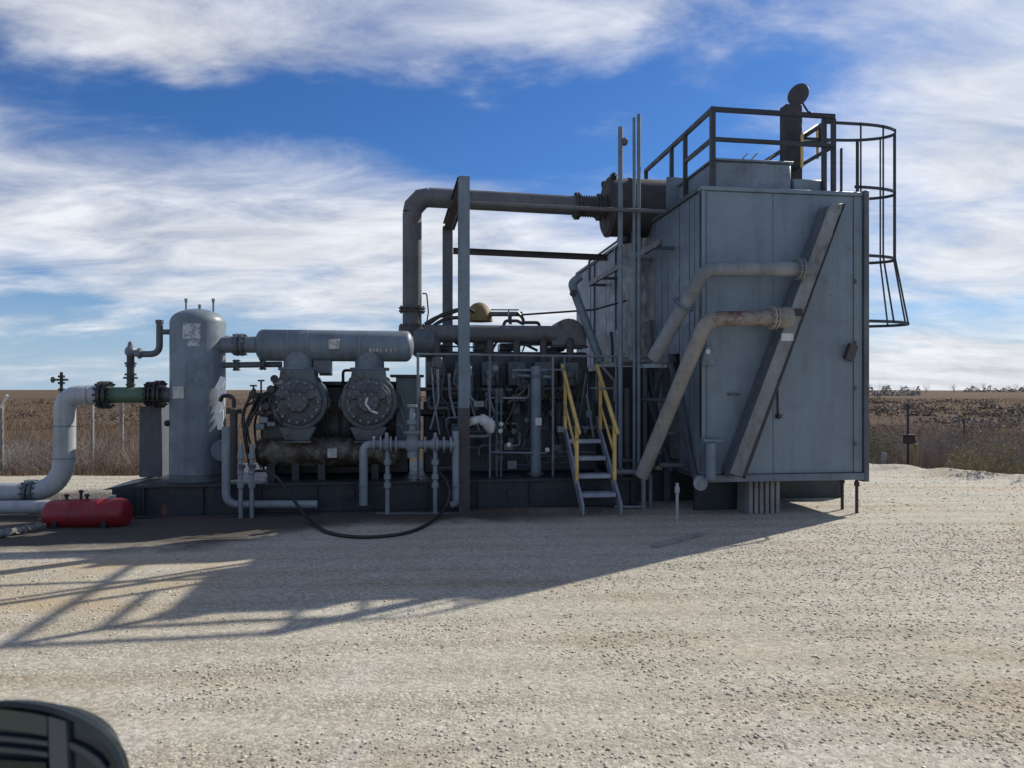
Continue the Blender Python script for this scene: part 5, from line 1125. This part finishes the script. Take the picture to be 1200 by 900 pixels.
m = MB(); m.lathe(SP(757, 548, -.2), W, [(0, .16), (.06, .16)], 18); m.build('pipe_foot', 'paint_dark', t3)

# ------------------------------------------------------------------ vehicle mirror close to the lens, bottom left
Dm = .80
t = thing('vehicle_mirror', LP(40, 960, Dm), 'dark rounded vehicle mirror cut off by the bottom left corner', 'mirror')
def outline(scale, dep, n=64):
    cx, cy, ax_, ay_, e = 6, 918, 143, 96, 2.05
    out = []
    for i in range(n):
        a = 2*math.pi*i/n; ca, sa = math.cos(a), math.sin(a)
        x = cx+ax_*scale[0]*math.copysign(abs(ca)**(2/e), ca); y = cy-ay_*scale[1]*math.copysign(abs(sa)**(2/e), sa)
        p = LP(x, y, Dm); p.y += dep; out.append(p)
    return out
M['shell'] = steel('mirror_shell', (.012, .019, .020), .32, grime=.2, streak=.1, bump=.03, fade=.05)
M['refl_window_col'] = steel('mirror_refl_window', (.052, .078, .070), .12, grime=.1, streak=.1, bump=.01, fade=.05)  # colour of the vehicle window reflected in the mirror
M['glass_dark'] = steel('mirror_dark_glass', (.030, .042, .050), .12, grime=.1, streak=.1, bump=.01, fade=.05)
M['band'] = steel('mirror_refl_band', (.055, .068, .076), .35, grime=.15, streak=.1, bump=.03, fade=.05)  # colour of the reflected bands
M['refl_pillar_col'] = steel('mirror_refl_pillar', (.085, .098, .108), .4, grime=.15, streak=.1, bump=.03, fade=.05)  # colour of the reflected pillar
def loft(m, rings):
    n = len(rings[0]); vs = [p for r_ in rings for p in r_]; fs = []
    for i in range(len(rings)-1):
        for q in range(n): fs.append((i*n+q, i*n+(q+1) % n, (i+1)*n+(q+1) % n, (i+1)*n+q))
    fs.append(tuple(range((len(rings)-1)*n, len(rings)*n))); m.add(vs, fs)
m = MB(); loft(m, [outline((.945, .93), .02), outline((.95, .94), -.002), outline((.97, .965), -.005), outline((1, 1), .0), outline((.865, .845), .03), outline((.65, .61), .075), outline((.4, .35), .10), outline((.15, .12), .11)]); m.build('housing', 'shell', t)
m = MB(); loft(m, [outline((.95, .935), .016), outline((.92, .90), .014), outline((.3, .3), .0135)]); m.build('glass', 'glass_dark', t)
def strip(pts_top, pts_bot, dep, th):  # coloured strip on the glass, standing in for part of the mirror's reflection
    m = MB(); a = []; 
    for x, y in pts_top+pts_bot[::-1]:
        p = LP(x, y, Dm); p.y += dep; a.append(p)
    m.prism(a, Vector((0, th, 0))); return m
strip([(-60, 832), (-20, 832), (0, 834), (30, 838), (51, 842)], [(-60, 856), (-20, 857), (0, 858), (30, 862), (51, 866)], .006, .0055).build('reflected_window', 'refl_window_col', t, bevel=.0006)
strip([(53, 841), (75, 847)], [(58, 990), (80, 990)], .004, .008).build('reflected_pillar', 'refl_pillar_col', t, bevel=.0008)
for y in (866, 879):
    strip([(-60, y-4), (0, y), (30, y+3), (52, y+6)], [(-60, y+2), (0, y+6), (30, y+9), (52, y+12)], .006, .006).build('reflected_band', 'band', t, bevel=.0006)
strip([(76, 872), (95, 880), (112, 892), (122, 905)], [(76, 880), (92, 888), (106, 899), (114, 909)], .006, .006).build('reflected_band', 'band', t, bevel=.0006)
strip([(-60, 892), (0, 894), (50, 897)], [(-60, 980), (0, 980), (50, 980)], .006, .006).build('reflected_lower_part', 'shell', t, bevel=.0006)
m = MB(); m.tube(spline([LP(-60, 960, Dm)+Vector((0, .06, 0)), LP(-160, 1010, Dm)+Vector((0, .06, -.02)), LP(-330, 1080, Dm)+Vector((0, .0, -.06))], 6), .03, 12); m.build('mirror_arm', 'shell', t)
